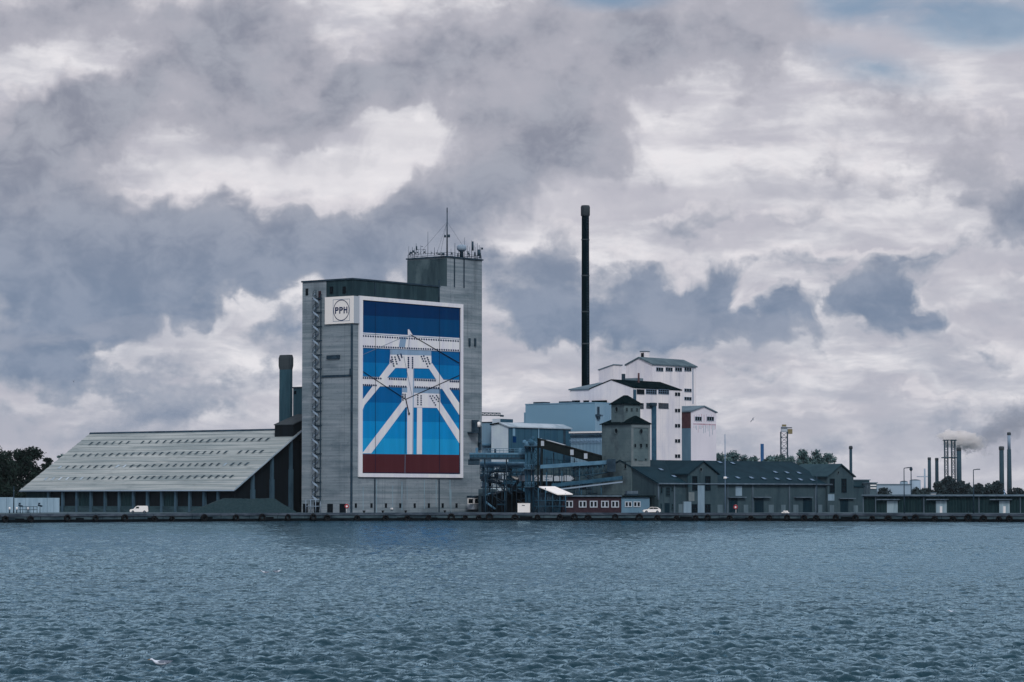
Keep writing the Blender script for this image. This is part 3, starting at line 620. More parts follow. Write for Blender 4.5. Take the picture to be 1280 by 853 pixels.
# ------------------------------------------------------------------ the sign with the letters PPH
sg = thing('letter_sign', 'white sign with the letters PPH in a ring, wrapped round the silo corner', 'sign', FL.p(0, .5, FL.z(439, 404)))
uL = FL.u(406.6); zs_t, zs_b = FL.z(439, 370.2), FL.z(439, 404.2)
MB().box(FL, uL, .45, .05, .45, zs_b, zs_t).build('panel', M['sign'], sg)
MB().box(FRr, 0.0, FRr.u(447), .05, .45, zs_b, zs_t).build('return_panel', M['sign_side'], sg)
ul, zl0 = FL.uz(416.2, 402.3, .45); ur, zl1 = FL.uz(437.2, 373.6, .45)
m = MB(); e = .11
m.box(FL, ul, ur, .45, .47, zl1 - e, zl1); m.box(FL, ul, ur, .45, .47, zl0, zl0 + e); m.box(FL, ul, ul + e, .45, .469, zl0 + e, zl1 - e); m.box(FL, ur - e, ur, .45, .469, zl0 + e, zl1 - e)
m.build('square_outline', M['p_grey'], sg)
cu, cz, ru, rz = (ul + ur) / 2, (zl0 + zl1) / 2, (ur - ul) / 2 * .96, (zl1 - zl0) / 2 * .96
m = MB(); n = 48; vs = []
for k in (1.0, 1 - .2 / ru):
    vs += [FL.p(cu + ru * k * math.cos(2 * math.pi * i / n), .485, cz + (rz - (0 if k == 1 else .2)) * math.sin(2 * math.pi * i / n)) for i in range(n)]
m.add(vs, [(i, (i + 1) % n, (i + 1) % n + n, i + n) for i in range(n)]); m.build('ring', M['navy'], sg)
lh = rz * .62; lw = ru * .46; th_ = .34
def letter_P(u, m):
    m.box(FL, u, u + th_, .485, .51, cz - lh / 2, cz + lh / 2); vs = []; n = 14
    zc, ro, ri = cz + lh / 2 - lh * .28, lh * .28, lh * .28 - th_
    ux = u + th_ + (lw - th_ - ro * .62)
    for r_, hx in ((ro, lw - th_), (ri, lw - th_ - th_)):
        vs += [FL.p(u + th_ + max(0, hx) * (.45 + .55 * math.cos(-math.pi / 2 + math.pi * i / n)) if 0 < i < n else u + th_, .51, zc + r_ * math.sin(-math.pi / 2 + math.pi * i / n)) for i in range(n + 1)]
    m.add(vs, [(i, i + 1, n + 2 + i, n + 1 + i) for i in range(n)])
tot = lw * 3 + .5; ul0 = cu - tot / 2
for i in (0, 1):
    m = MB(); letter_P(ul0 + i * (lw + .22), m); m.build('letter_p', M['navy'], sg)
m = MB(); uh = ul0 + 2 * (lw + .22)
m.box(FL, uh, uh + th_, .485, .51, cz - lh / 2, cz + lh / 2); m.box(FL, uh + lw - th_, uh + lw, .485, .51, cz - lh / 2, cz + lh / 2); m.box(FL, uh + th_, uh + lw - th_, .485, .509, cz - th_ / 2 + .1, cz + th_ / 2 + .1)
m.build('letter_h', M['navy'], sg)
# ------------------------------------------------------------------ mural
mu = thing('mural', 'huge blue mural of a white riveted steel bridge with maroon base on the silo', 'mural', FRr.p(FRr.u(512), .2, FRr.z(512, 597)))
O_ = [(447.2, 369.9), (577.6, 380.4), (576.9, 597.6), (446.6, 596.4)]; I_ = [(452, 375.3), (574.6, 384.6), (574, 592.4), (450.4, 591.6)]
zO1, zO0, uO0, uO1 = FRr.z(447.2, 369.9), FRr.z(446.6, 596.4), FRr.u(447), FRr.u(577.3)
zI1, zI0, uI0, uI1 = FRr.z(452, 375.2), FRr.z(450.4, 591.7), FRr.u(451.3), FRr.u(574.3)
for a in ((uO0, uO1, zI1, zO1), (uO0, uO1, zO0, zI0), (uO0, uI0, zI0 + .004, zI1 - .004), (uI1, uO1, zI0 + .004, zI1 - .004)):
    MB().box(FRr, a[0], a[1], .05, .5, a[2], a[3]).build('border', M['p_white'], mu)
cols = [uI0, FRr.u(469.4), FRr.u(507), FRr.u(549.5), uI1]
for a, b in zip(cols, cols[1:]): MB().box(FRr, a + .03, b - .03, .05, .2, zI0 + .01, zI1 - .01).build('panel', M['p_joint'], mu)
Lx, Rx = 451.4, 574.3
bands = [('p_navy', 375.9, 394.3, 385.2, 400.6), ('p_blue1', 394.3, 415, 400.6, 422.4), ('p_blue2', 415, 453, 422.4, 457.5), ('p_blue3', 453, 478, 457.5, 480), ('p_blue2', 478, 503, 480, 505.5), ('p_blue3', 503, 526.5, 505.5, 528.4),
         ('p_blue4', 526.5, 547.8, 528.4, 549.6), ('p_blue5', 547.8, 567.6, 549.6, 568.8), ('p_maroon', 567.6, 590.8, 568.8, 591.2)]
def xl(y): return 452.0 + (y - 375) * (450.5 - 452.0) / 217
def xr(y): return 574.5 + (y - 384) * (574.0 - 574.5) / 208
for k, a, b, c_, d_ in bands: MB().poly(FRr, [(xl(a) + .2, a), (xl(b) + .2, b), (xr(d_) - .2, d_), (xr(c_) - .2, c_)], .215).build('painted_band', M[k], mu)
def q7(pts): return [(440 + x / 6.56, 360 + y / 6.56) for x, y in pts]
def q8(pts): return [(440 + x / 6.56, 480 + y / 6.56) for x, y in pts]
def paint(name, key, polys, w_):
    for p_ in polys: MB().poly(FRr, p_, w_).build(name, M[key], mu)
# lower structure first (furthest back), then upper
beam2 = q7([(82, 728), (880, 758), (880, 836), (82, 802)]); beam1 = q7([(82, 366), (882, 412), (882, 526), (82, 492)])
paint('painted_beam', 'p_white', [beam2], .23)
paint('painted_shade', 'p_grey', [q7([(82, 724), (880, 754), (880, 760), (82, 730)]), q7([(82, 800), (880, 834), (880, 839), (82, 805)])], .245)
paint('painted_shade', 'p_pale', [q8([(410, 26), (722, 42), (722, 82), (410, 70)])], .245)
paint('painted_plate', 'p_white', [q8([(410, 70), (722, 82), (725, 150), (700, 198), (440, 192), (408, 146)])], .255)
paint('painted_girder', 'p_white', [q8([(408, 146), (440, 192), (158, 570), (84, 570)]), q8([(725, 150), (880, 382), (880, 488), (697, 198)]), q8([(534, 196), (575, 197), (574, 577), (531, 577)])], .265)
paint('painted_girder', 'p_white', [q7([(310, 618), (357, 655), (102, 962), (82, 1018), (82, 922)]), q7([(655, 615), (880, 945), (880, 1044), (628, 657)]), [q7([(453, 660)])[0], q7([(507, 660)])[0], q8([(500, 577)])[0], q8([(452, 577)])[0]]], .28)
paint('painted_shade', 'p_pale', [[q7([(500, 665)])[0], q7([(508, 665)])[0], q8([(503, 577)])[0], q8([(495, 577)])[0]], q7([(313, 505), (650, 517), (650, 556), (313, 548)])], .29)
paint('painted_plate', 'p_white', [q7([(313, 548), (650, 556), (652, 612), (630, 662), (357, 657), (308, 616)])], .3)
paint('painted_beam', 'p_white', [beam1], .31)
paint('painted_shade', 'p_grey', [q7([(82, 374), (882, 420), (882, 425), (82, 380)]), q7([(82, 489), (882, 523), (882, 528), (82, 494)])], .32)
paint('painted_shade', 'p_pale', [q7([(398, 402), (448, 405), (434, 488), (384, 486)])], .32)
paint('painted_fin', 'p_white', [q7([(458, 340), (470, 342), (498, 388), (458, 386)])], .325)
m = MB()
def dots(p, q, n, r=1.5):
    r *= 1.45
    for i in range(n):
        x = p[0] + (q[0] - p[0]) * (i + .5) / n; y = p[1] + (q[1] - p[1]) * (i + .5) / n
        m.poly(FRr, [(x - .42 * r, y - .25 * r), (x - .1 * r, y - .5 * r), (x + .35 * r, y - .3 * r), (x + .42 * r, y + .25 * r), (x + .1 * r, y + .5 * r), (x - .35 * r, y + .3 * r)], .34)
for a, b, n in (((84, 394), (880, 438), 40), ((84, 478), (880, 514), 42), ((84, 738), (245, 744), 9), ((300, 746), (450, 752), 8), ((510, 754), (690, 761), 10), ((800, 766), (880, 769), 5), ((84, 795), (205, 800), 7), ((300, 804), (450, 810), 8), ((510, 813), (720, 822), 11), ((800, 826), (880, 829), 5)):
    dots(q7([a])[0], q7([b])[0], n, 1.75)
for a, b, n in (((325, 560), (345, 650), 5), ((350, 560), (370, 632), 4), ((372, 545), (395, 600), 4), ((318, 590), (322, 615), 2), ((400, 540), (410, 575), 3), ((565, 555), (590, 610), 3), ((585, 550), (625, 655), 5), ((615, 565), (640, 630), 4), ((463, 565), (463, 660), 6), ((497, 565), (497, 665), 6)):
    dots(q7([a])[0], q7([b])[0], n, 1.7)
for a, b, n in (((540, 88), (540, 178), 5), ((567, 90), (567, 180), 5), ((636, 92), (690, 182), 5), ((655, 92), (715, 150), 4), ((690, 90), (716, 130), 3), ((418, 78), (418, 140), 4), ((436, 80), (436, 120), 3)):
    dots(q8([a])[0], q8([b])[0], n, 1.5)
m.build('painted_rivets', M['p_rivet'], mu)['kind'] = 'stuff'
def rope(pts, wd, key, w_=.36):
    m = MB()
    for a, b in zip(pts, pts[1:]):
        d = Vector((b[0] - a[0], b[1] - a[1])).normalized() * wd / 2
        m.poly(FRr, [(a[0] - d.y, a[1] + d.x), (a[0] + d.y, a[1] - d.x), (b[0] + d.y, b[1] - d.x), (b[0] - d.y, b[1] + d.x)], w_)
    m.build('painted_rope', M[key], mu)
rope(q7([(480, 385), (880, 617)]), 1.0, 'p_black'); rope(q7([(390, 418), (84, 550)]), .6, 'p_grey')
rope([q7([(84, 682)])[0], q8([(440, 127)])[0]], .8, 'p_black'); rope([q7([(880, 718)])[0], q8([(440, 127)])[0]], .9, 'p_black')
rope(q8([(442, 125), (466, 235)]), 1.1, 'p_black'); rope([q7([(425, 562)])[0], q8([(492, 95)])[0]], .45, 'p_grey'); rope([q7([(470, 390)])[0], q7([(466, 500)])[0]], .6, 'p_grey')
rope(q8([(440, 195), (436, 572)]), .5, 'p_black'); rope(q8([(436, 575), (434, 732)]), .5, 'p_grey')
hx, hy = q8([(468, 245)])[0]; MB().poly(FRr, [(hx + 1.2 * math.cos(i * .7854), hy + 2.1 * math.sin(i * .7854)) for i in range(8)], .375).build('painted_hook', M['p_black'], mu)
for px in (469.4, 549.5): MB().poly(FRr, [(px - .22, 377.5 + (px - 452) * .075), (px + .22, 377.5 + (px - 452) * .075), (px + .1, 591), (px - .34, 591)], .39).build('panel_joint', M['p_joint'], mu)
# ================================================================== STORAGE SHED on the left
A = corner(293.5, 745); FLs, FRs = faces_of(A)
ze = zat(A, 293.5, 611.0, -U); sl = -FLs.u(28); wv = extent(A, V, 378)
ridge0 = A + V * wv; zr = zat(ridge0, 378, 537)
shed = thing('storage_shed', 'long dark storage shed with a big pale grey roof dotted with small skylights', 'shed', (A.x, A.y, Z0))
ou, ov = .8, .5
inn = A + V * 1.2 + U * 1.0
gable(inn, U, V, sl - 2, 2 * wv - 2.4, Z0, ze - .5, zr - 1.2, 'U').build('wall', M['shed_wall'], shed)
# roof in overlapping courses of sheet, every course a part
NC = 15; dz = zr - ze
for side in (0, 1):
    if side: 
        B0 = A + V * 2 * wv; m = MB(); R_ = lambda u, s: B0 - V * wv * s + U * u + Vector((0, 0, ze + dz * s))
        m.sheet([R_(-ov, -.02), R_(-ov, 1), R_(sl + ov, 1), R_(sl + ov, -.02)], .2); m.build('rear_roof', M['roof_sheet'], shed)
    else:
        P_ = lambda u, s, l=0: A + V * wv * s + U * u + Vector((0, 0, ze + dz * s + l))
        for i in range(NC):
            s0, s1 = i / NC - (.025 if i == 0 else 0), (i + 1) / NC
            MB().sheet([P_(-ov, s0, .16), P_(sl + ov, s0, .16), P_(sl + ov, s1, .02), P_(-ov, s1, .02)], .14).build('roof_course', M['roof_sheet'], shed)
MB().sheet([P_(-ov, .985, .22), P_(sl + ov, .985, .22), P_(sl + ov, 1.0, .35), P_(-ov, 1.0, .35)], .15).build('ridge_cap', M['steel'], shed)
m = MB(); m.tube(P_(-ov, -.03, -.05), P_(sl + ov, -.03, -.05), .16, n=6); m.build('gutter', M['steel_light'], shed)
MB().sheet([P_(-ov - .12, -.02, .3), P_(-ov, -.02, .3), P_(-ov, 1.0, .3), P_(-ov - .12, 1.0, .3)], .45).build('verge_board', M['roofB'], shed)
# skylights: four rows, all sharing one mesh
fs = A.copy()
def roof_hit(px, py):
    r = ray(px, py); a = P_(0, 0, .0); n = (P_(1, 0) - a).cross(P_(0, 1) - a); t = (a - CAM).dot(n) / r.dot(n); q = CAM + r * t - A
    return q.dot(U), q.dot(V) / wv
su = V * wv + Vector((0, 0, dz)); su.normalize(); sn = U.cross(su).normalized(); sn = sn if sn.z > 0 else -sn
def sky_mesh(n_):
    m = MB(); a, b = U * .44, su * .74
    m.add([-a - b, a - b, a + b, -a + b] , [(0, 1, 2, 3)]); k = .18
    m2 = MB(); c = [x + sn * 0.0 for x in (-a - b, a - b, a + b, -a + b)]; d = [x * 1.1 - sn * .03 for x in c]; e = [x + sn * .1 for x in c]
    m2.add(d + e, [(i, (i + 1) % 4, (i + 1) % 4 + 4, i + 4) for i in range(4)])
    return m.mesh('skylight_pane', (0, 0, 0)), m2.mesh('skylight', (0, 0, 0))
pane_me, frame_me = sky_mesh(0); frame_me.materials.append(M['roof_sheet']); pane_me.materials.append(M['skyglass'])
pale_me = pane_me.copy(); pale_me.materials.clear(); pale_me.materials.append(M['roofB'])
for r_, (x0, y0, x1, y1, n_, miss, pale) in enumerate(((114, 555.5, 334.5, 550.3, 25, (6,), ()), (94, 570.3, 327, 565.6, 27, (22,), ()), (75, 585.3, 308.5, 581.2, 27, (), (0, 8, 9, 23)), (57.5, 599.8, 289.5, 596.8, 27, (), (0, 1, 2, 3, 5)))):
    for i in range(n_):
        if i in miss: continue
        px = x0 + (x1 - x0) * i / (n_ - 1); py = y0 + (y1 - y0) * i / (n_ - 1)
        u_, s_ = roof_hit(px, py); q = P_(u_, s_, .17) - shed.location
        o = bpy.data.objects.new('skylight', frame_me); COL.objects.link(o); o.parent = shed; o.location = q; k_ = random.uniform(.82, 1.08); o.scale = (k_, k_, 1)
        g = bpy.data.objects.new('pane', pale_me if i in pale else pane_me); COL.objects.link(g); g.parent = o; g.location = sn * .08
# front bays: pilasters, boarding panels, plinth
pil = [60 + 17.65 * i for i in range(13)]; pil = [p for p in pil if p < 285]
zw = ze - .25
for i, px in enumerate(pil):
    u_ = FLs.u(px); MB().box(FLs, u_ - .32, u_ + .32, -1.0, .05, Z0, zw).build('pilaster', M['pilaster'], shed)
ends = [FLs.u(30)] + [FLs.u(p) for p in pil] + [-.4]
for i, (a, b) in enumerate(zip(ends, ends[1:])):
    if i == 12: 
        MB().box(FLs, a + .36, b - .36, -1.1, -.9, Z0 + .1, zw - .2).build('dark_doorway', M['black'], shed); continue
    m_ = 'shed_wall' if i % 3 else 'corr_dark'
    MB().box(FLs, a + .36, b - .36, -1.15, -.6 - .04 * (i % 2), Z0 + 1.6 + .004, zw - .05).build('bay_panel', M[m_], shed)
    MB().box(FLs, a + .34, b - .34, -1.15, -.3, Z0, Z0 + 1.6).build('plinth_panel', M['shed_plinth'], shed)
for px in (318, 342, 365.6):
    u_ = FRs.u(px); zt_ = ze + dz * u_ / wv - .75
    m = MB(); m.box(FRs, u_ - .55, u_ + .55, -1.3, -.2, Z0, Z0 + (zt_ - Z0) * .6); m.build('pilaster', M['pilaster'], shed)
    MB().box(FRs, u_ - .38, u_ + .38, -1.3, -.3, Z0 + (zt_ - Z0) * .6, zt_).build('pilaster', M['pilaster'], shed)
# roof house and chimney behind
bx = corner(362, 763); 
rh = thing('roof_house', 'dark box with a sloping pale lid on the shed ridge beside the silo', 'roof house', (bx.x, bx.y, zat(bx, 362, 548)))
B0 = corner(366, 762.6); lu_ = extent(B0, U, 343.5); fl_, fr_ = faces_of(B0)
zl, zh = fl_.z(343.5, 532), fl_.z(352, 521.5)
zbm = ze + dz * .5
q = [B0, B0 + V * 9, B0 + V * 9 + U * lu_, B0 + U * lu_]
MB().hexa([x + Vector((0, 0, ze + dz * min(1, 1 - abs((x - A).dot(V) / wv - 1)) - .3)) for x in q], [q[0] + Vector((0, 0, zl)), q[1] + Vector((0, 0, zh + .8)), q[2] + Vector((0, 0, zh + .8)), q[3] + Vector((0, 0, zl))]).build('wall', M['shed_wall'], rh)
MB().sheet([q[0] - V * .2 - U * .2 + Vector((0, 0, zl + .25)), q[1] - U * .2 + Vector((0, 0, zh + 1.05)), q[2] + U * .2 + Vector((0, 0, zh + 1.05)), q[3] - V * .2 + U * .2 + Vector((0, 0, zl + .25))], .22).build('roof', M['chimney_cap'], rh)
cb = corner(361.5, 782); cz = zat(cb, 357, 443.5)
ch = thing('square_chimney', 'grey-blue sheet metal chimney with a flared sooty cap beside the silo', 'chimney', (cb.x, cb.y, Z0))
fl_, fr_ = faces_of(cb); a_ = -fl_.u(347.5); b_ = fr_.u(366.0)
def ring8(k, z, C0=cb): 
    c = C0 + U * a_ / 2 + V * b_ / 2; h, g = a_ / 2 * k, b_ / 2 * k; e = .35
    pts = [(-h + e * h, -g), (h - e * h, -g), (h, -g + e * g), (h, g - e * g), (h - e * h, g), (-h + e * h, g), (-h, g - e * g), (-h, -g + e * g)]
    return [c + U * x + V * y + Vector((0, 0, z)) for x, y in pts]
def stackrings(rings):
    m = MB()
    for a, b in zip(rings, rings[1:]): m.add(a + b, [(i, (i + 1) % 8, (i + 1) % 8 + 8, i + 8) for i in range(8)])
    m.add(rings[-1], [tuple(range(8))]); return m
zc = [zat(cb, 361.5, y) for y in (486.5, 462, 457, 447.5, 443.5)]
stackrings([ring8(1, Z0), ring8(1, zc[0])]).build('lower_shaft', M['chimney_blue'], ch)
stackrings([ring8(.97, zc[0]), ring8(.97, zc[1])]).build('upper_shaft', M['chimney_blue'], ch)
stackrings([ring8(.97, zc[1]), ring8(1.1, zc[2]), ring8(1.1, zc[3]), ring8(.95, zc[4])]).build('cap', M['chimney_cap'], ch)
db = corner(377, 776); du_ = thing('duct_house', 'plain blue sheet metal box between the square chimney and the silo', 'duct', (db.x, db.y, Z0))
fl_, _ = faces_of(db); block(db, U, V, -fl_.u(365.8), 3, Z0, fl_.z(377, 485.5)).build('wall', M['chimney_blue'], du_)
block(db, U, V, -fl_.u(365.8) + .3, 3.3, fl_.z(377, 485.5) + .004, fl_.z(377, 485.5) + .4, du=-.15, dv=-.15).build('roof', M['steel'], du_)
plate(du_, 'hatch', fl_, 367.5, 489, 370, 493, 'black')
# pale yard wall of separate panels, with post, valves and railing at the far left
yw = frpx(-40, 735, 74.5, 752)
ywt = thing('yard_wall', 'pale concrete panel wall before the left end of the long shed', 'wall', yw.p(yw.u(20), 0, Z0))
xs = [-40, -30, -20.5, -11, -1.5, 8, 18, 32, 50, 59, 67, 74.5]
for i, (a, b) in enumerate(zip(xs, xs[1:])):
    MB().box(yw, yw.u(a) + .04, yw.u(b) - .04, -.3, .02 + .03 * (i % 2), Z0, yw.z((a + b) / 2, 621.8 if a < 18 else 622.6)).build('panel', M['yard_wall'], ywt)
def post(px, y0, Y, label, name='post', cat='post', r=.1, mat_='steel', y1=641.5, grp=None):
    q = at(px, 640, Y); q.z = Z0; th = thing(name, label, cat, q, grp)
    MB().tube(q, Vector((q.x, q.y, at(px, y0, Y).z)), r, r * .75).build('shaft', M[mat_], th); return th, q
post(17, 608, 716, 'dark pole in front of the pale yard wall at the far left', r=.16)
for px, lab in ((25.5, 'short valve post with a stubby head by the yard wall, left of its twin'), (50, 'short valve post with a stubby head by the yard wall, right of its twin')):
    th, q = post(px, 631, 700, lab, 'valve_post', 'valve', .1)
    MB().tube(q + Vector((-.5, 0, 2.0)), q + Vector((.55, 0, 1.75)), .2, n=8).build('valve_head', M['steel'], th)
    MB().tube(q + Vector((-.2, 0, 2.2)), q + Vector((-.2, 0, 2.6)), .26, n=8).build('hand_wheel', M['steel'], th)
f = frpx(22, 702, 75, 708); th = thing('quay_railing', 'low dark railing before the pale yard wall', 'railing', f.p(f.u(40), 0, Z0))
for px in (24, 28.5, 33, 37.5, 42, 46.5): MB().tube(f.p(f.u(px), 0, Z0), f.p(f.u(px), 0, Z0 + 1.7), .07, n=5).build('post', M['steel'], th)
for z_ in (.9, 1.65): MB().tube(f.p(f.u(24), 0, Z0 + z_), f.p(f.u(47), 0, Z0 + z_), .06, n=5).build('rail', M['steel'], th)
for px, lab in ((12, 'white bollard light at the far left before the yard wall'), (21, 'white bollard light between dark pole and left valve post'), (35, 'white bollard light between the two valve posts')):
    q = at(px, 640, 704); q.z = Z0
    th = thing('bollard_light', lab, 'bollard', q); MB().lathe(q, [(.16, 0), (.16, .9)], 10).build('shaft', M['steel'], th); MB().lathe(q + Vector((0, 0, .9)), [(.22, 0), (.24, .5), (.1, .62)], 10).build('head', M['white'], th)
# gravel heap
hc = at(306, 640, 722); hc.z = Z0
def heap():
    m = MB(); n = 72; f = frpx(236, 722, 373, 726); L = f.u(373); top0, top1 = f.u(280), f.u(345); H = f.z(306, 623.2, -6) - Z0; W = 13
    nu, nw = 70, 18; r = random.Random(5); vs = []
    for j in range(nw + 1):
        for i in range(nu + 1):
            u = L * i / nu; w = W * j / nw; 
            hu = min(u / top0, 1, (L - u) / (L - top1)); hw = min(1, w / 6.0, (W - w) / 6.0)
            h = H * max(0, min(hu, hw)); h *= 1 - .04 * math.sin(u * .7) * math.sin(w * .9)
            if h > .05: h += r.uniform(-.07, .07)
            vs.append(f.p(u, -w + .0, Z0 + h - .02))
    m.add(vs, [(j * (nu + 1) + i, j * (nu + 1) + i + 1, (j + 1) * (nu + 1) + i + 1, (j + 1) * (nu + 1) + i) for j in range(nw) for i in range(nu)])
    return m
tag(heap().build('gravel_heap', M['heap']), 'flat-topped heap of dark gravel on the quay between shed and silo', 'gravel heap')
# ================================================================== WHITE VAN AND CAR
def vehicle(name, label, cat, px0, px1, Y, prof, H, W, paint, wins, doors, wheels, Lm=None):
    f = frpx(px0, Y, px1, Y + .4); L = f.u(px1)
    th = thing(name, label, cat, f.p(L / 2, -W / 2, Z0))
    m = MB(); n = len(prof); lay = [(.0, .95, 0), (-.10, 1.0, 0), (-W + .10, 1.0, 0), (-W, .95, 0)]
    rings = []
    for w_, k, _ in lay:
        rings.append([f.p(L * (.5 + (x - .5) * (1 if z < .55 else (k * .5 + .5))), w_ - (.02 if (w_ > -.2 and z > .62) else 0) + (.02 if (w_ < -W + .2 and z > .62) else 0), Z0 + H * z) for x, z in prof])
    for a, b in zip(rings, rings[1:]): m.add(a + b, [(i, (i + 1) % n, (i + 1) % n + n, i + n) for i in range(n)])
    m.add(rings[0], [tuple(range(n))]); m.add(rings[-1], [tuple(range(n - 1, -1, -1))])
    m.build('body', M[paint], th)
    for pts, nm, mt_ in wins:
        for w_ in ((.012, -.13) if nm == 'window' else (.012,)):
            ww = .02
            MB().add([f.p(L * x, ww, Z0 + H * z) for x, z in pts], [tuple(range(len(pts)))]).build(nm, M[mt_], th); break
    for pts, nm, mt_ in doors:
        (xa, za), (xb, zb_) = pts; m = MB()
        vs = [f.p(L * xa, -.22, Z0 + H * za), f.p(L * xa, -W + .22, Z0 + H * za), f.p(L * xb, -W + .28, Z0 + H * zb_), f.p(L * xb, -.28, Z0 + H * zb_)]
        d_ = Vector((-.02, 0, .02)) if nm == 'windscreen' else Vector((.02, 0, .02)); m.add([v + d_ for v in vs], [(0, 1, 2, 3)]); m.build(nm, M[mt_], th)
    for x in wheels:
        for w_ in (-.12, -W + .12):
            c = f.p(L * x, w_, Z0 + .32); a = f.n
            t_ = MB().tube(c - a * .11, c + a * .15, .34, n=16).build('wheel', M['rubber'], th); MB().tube(c + a * .15, c + a * .165, .18, n=12).build('hub', M['hub'], t_)
    for x, z, nm, mt_ in ((.012, .40, 'headlight', 'glass'), (.985, .50, 'tail_light', 'lamp_red')):
        for w_ in (-.18, -W + .18): MB().box(f, L * x - .05, L * x + .05, w_ - .12, w_ + .12, Z0 + H * z, Z0 + H * (z + .1)).build(nm, M[mt_], th)
    MB().box(f, L * .05, L * .95, -W + .05, -.05, Z0 + .2, Z0 + .34).build('underbody', M['rubber'], th)
    return th
vehicle('delivery_van', 'small white delivery van parked before the dark shed bays', 'van', 162.3, 185.3, 716, [(0, .2), (.0, .45), (.06, .52), (.2, .58), (.34, .93), (.42, 1.0), (.93, 1.0), (.98, .9), (1.0, .3), (.98, .18), (.05, .16)], 1.82, 1.7, 'car_white',
        [([(.31, .64), (.36, .87), (.50, .87), (.50, .64)], 'window', 'black')], [(((.215, .61), (.335, .91)), 'windscreen', 'black')], (.17, .80))
vehicle('hatchback_car', 'silver-white hatchback car parked by the grey warehouse corner', 'car', 804.0, 826.0, 718, [(0, .25), (.0, .45), (.06, .55), (.25, .62), (.42, .96), (.55, 1.0), (.82, .96), (.95, .72), (1.0, .6), (1.0, .25), (.95, .16), (.05, .16)], 1.52, 1.75, 'car_silver',
        [([(.31, .66), (.43, .92), (.56, .93), (.56, .66)], 'window', 'black'), ([(.58, .66), (.58, .93), (.78, .9), (.88, .68)], 'window', 'black')], [(((.26, .64), (.415, .94)), 'windscreen', 'black')], (.18, .80))
# ================================================================== WHITE FACTORY
def place(C_): return (C_.x, C_.y, Z0)
C1 = corner(792, 830); L1, R1 = faces_of(C1); lu1 = -L1.u(737.3); lv1 = R1.u(852.5)
ze1 = zat(C1, 792, 485.3); zr1 = zat(C1 + U * lu1 / 2, 764, 475.5)
fac = thing('white_factory', 'big white factory block with a low dark gable roof and ribbon windows', 'factory', place(C1))
gable(C1, U, V, lu1, lv1, Z0, ze1, zr1).build('wall', M['factory'], fac)
gable_roof(C1, U, V, lu1, lv1, ze1, zr1, over=.12, th=.3, lift=.3).build('roof', M['roof_dark'], fac)
MB().pbox(R1, 792.4, 487, 795.5, 576, -.02, .25).build('corner_strip', M['blue_steel'], fac)
for x0, x1 in ((795.8, 805.2), (807.2, 820.6), (822.6, 836)): win(fac, R1, x0, 486.6, x1, 493.2, 1 if x0 < 800 else 5, 1 if x0 < 800 else 2, 'steel' if x0 < 800 else 'p_grey', .1, bar=.1, pane='black')
for x0, x1 in ((797, 804.2), (807.8, 819.8), (823, 835.3)): win(fac, R1, x0, 503.8, x1, 511.2, 1, 3, 'steel', .12)
for y in (491, 511.4, 530.4, 549.4, 568.4):
    for x in (843.9, 847.4): win(fac, R1, x - .2, y - .2, x + 2.4, y + 4.1, 1, 1, 'steel', .06, pane='black')
MB().pbox(R1, 816.8, 505, 820.7, 580, -.02, .7).build('duct', M['blue_steel'], fac); MB().pbox(R1, 815.8, 503.5, 821.2, 507.5, -.02, 1.0).build('duct_head', M['steel'], fac)
# lean-to on its left
Cw = C1 + U * (lu1 + .05); lu2 = extent(Cw, U, 712.3); fl, fr = faces_of(Cw); z2 = fl.z(725, 488); 
q = [Cw, Cw + V * 22, Cw + V * 22 + U * lu2, Cw + U * lu2]; zb2 = z2 + 3.6
MB().hexa([x + Vector((0, 0, Z0)) for x in q], [q[0] + Vector((0, 0, z2)), q[1] + Vector((0, 0, zb2)), q[2] + Vector((0, 0, zb2)), q[3] + Vector((0, 0, z2))]).build('side_wing', M['factory'], fac)
MB().sheet([q[0] - V * .3 + Vector((0, 0, z2 + .4)), q[1] + Vector((0, 0, zb2 + .4)), q[2] + U * .3 + Vector((0, 0, zb2 + .4)), q[3] - V * .3 + U * .3 + Vector((0, 0, z2 + .4))], .35).build('side_wing_roof', M['roof_grey'], fac)
win(fac, fl, 715.3, 500.8, 725, 505, 3, 1, 'steel', .1, pane='black'); win(fac, fl, 729.5, 500.8, 736.5, 505, 2, 1, 'steel', .1, pane='black')
plate(fac, 'ledge', L1, 739.5, 501, 757.5, 503.3, 'roof_dark', .5)
# box on the roof
C3 = corner(767, 852); fl, fr = faces_of(C3); a_, b_ = -fl.u(748.6), fr.u(777.6); zt3, ztl = fl.z(767, 456.6), fl.z(748.6, 463.3); zb3 = ze1 - 4
q = [C3, C3 + V * b_, C3 + V * b_ + U * a_, C3 + U * a_]
MB().hexa([x + Vector((0, 0, zb3)) for x in q], [q[0] + Vector((0, 0, zt3)), q[1] + Vector((0, 0, zt3)), q[2] + Vector((0, 0, ztl)), q[3] + Vector((0, 0, ztl))]).build('roof_box', M['factory'], fac)
MB().sheet([q[0] - U * .2 - V * .2 + Vector((0, 0, zt3 + .3)), q[1] - U * .2 + V * .2 + Vector((0, 0, zt3 + .3)), q[2] + U * .2 + V * .2 + Vector((0, 0, ztl + .3)), q[3] + U * .2 - V * .2 + Vector((0, 0, ztl + .3))], .28).build('roof_box_lid', M['roof_grey'], fac)
Cv = corner(780, 846); zv = at(780, 467.5, 846).z; block(Cv, U, V, .8, .8, zr1 - 4, zv).build('vent_stack', M['steel'], fac)
Cv = corner(798.7, 842); MB().tube((Cv.x, Cv.y, zr1 - 4), (Cv.x, Cv.y, at(799, 466.5, 842).z), .28, n=8).build('vent_pipe', M['brick_red'], fac)
Cv = corner(797, 850); block(Cv, U, V, 5, 3, zr1 - 4, at(790, 472.7, 850).z).build('roof_plant', M['roof_grey'], fac)
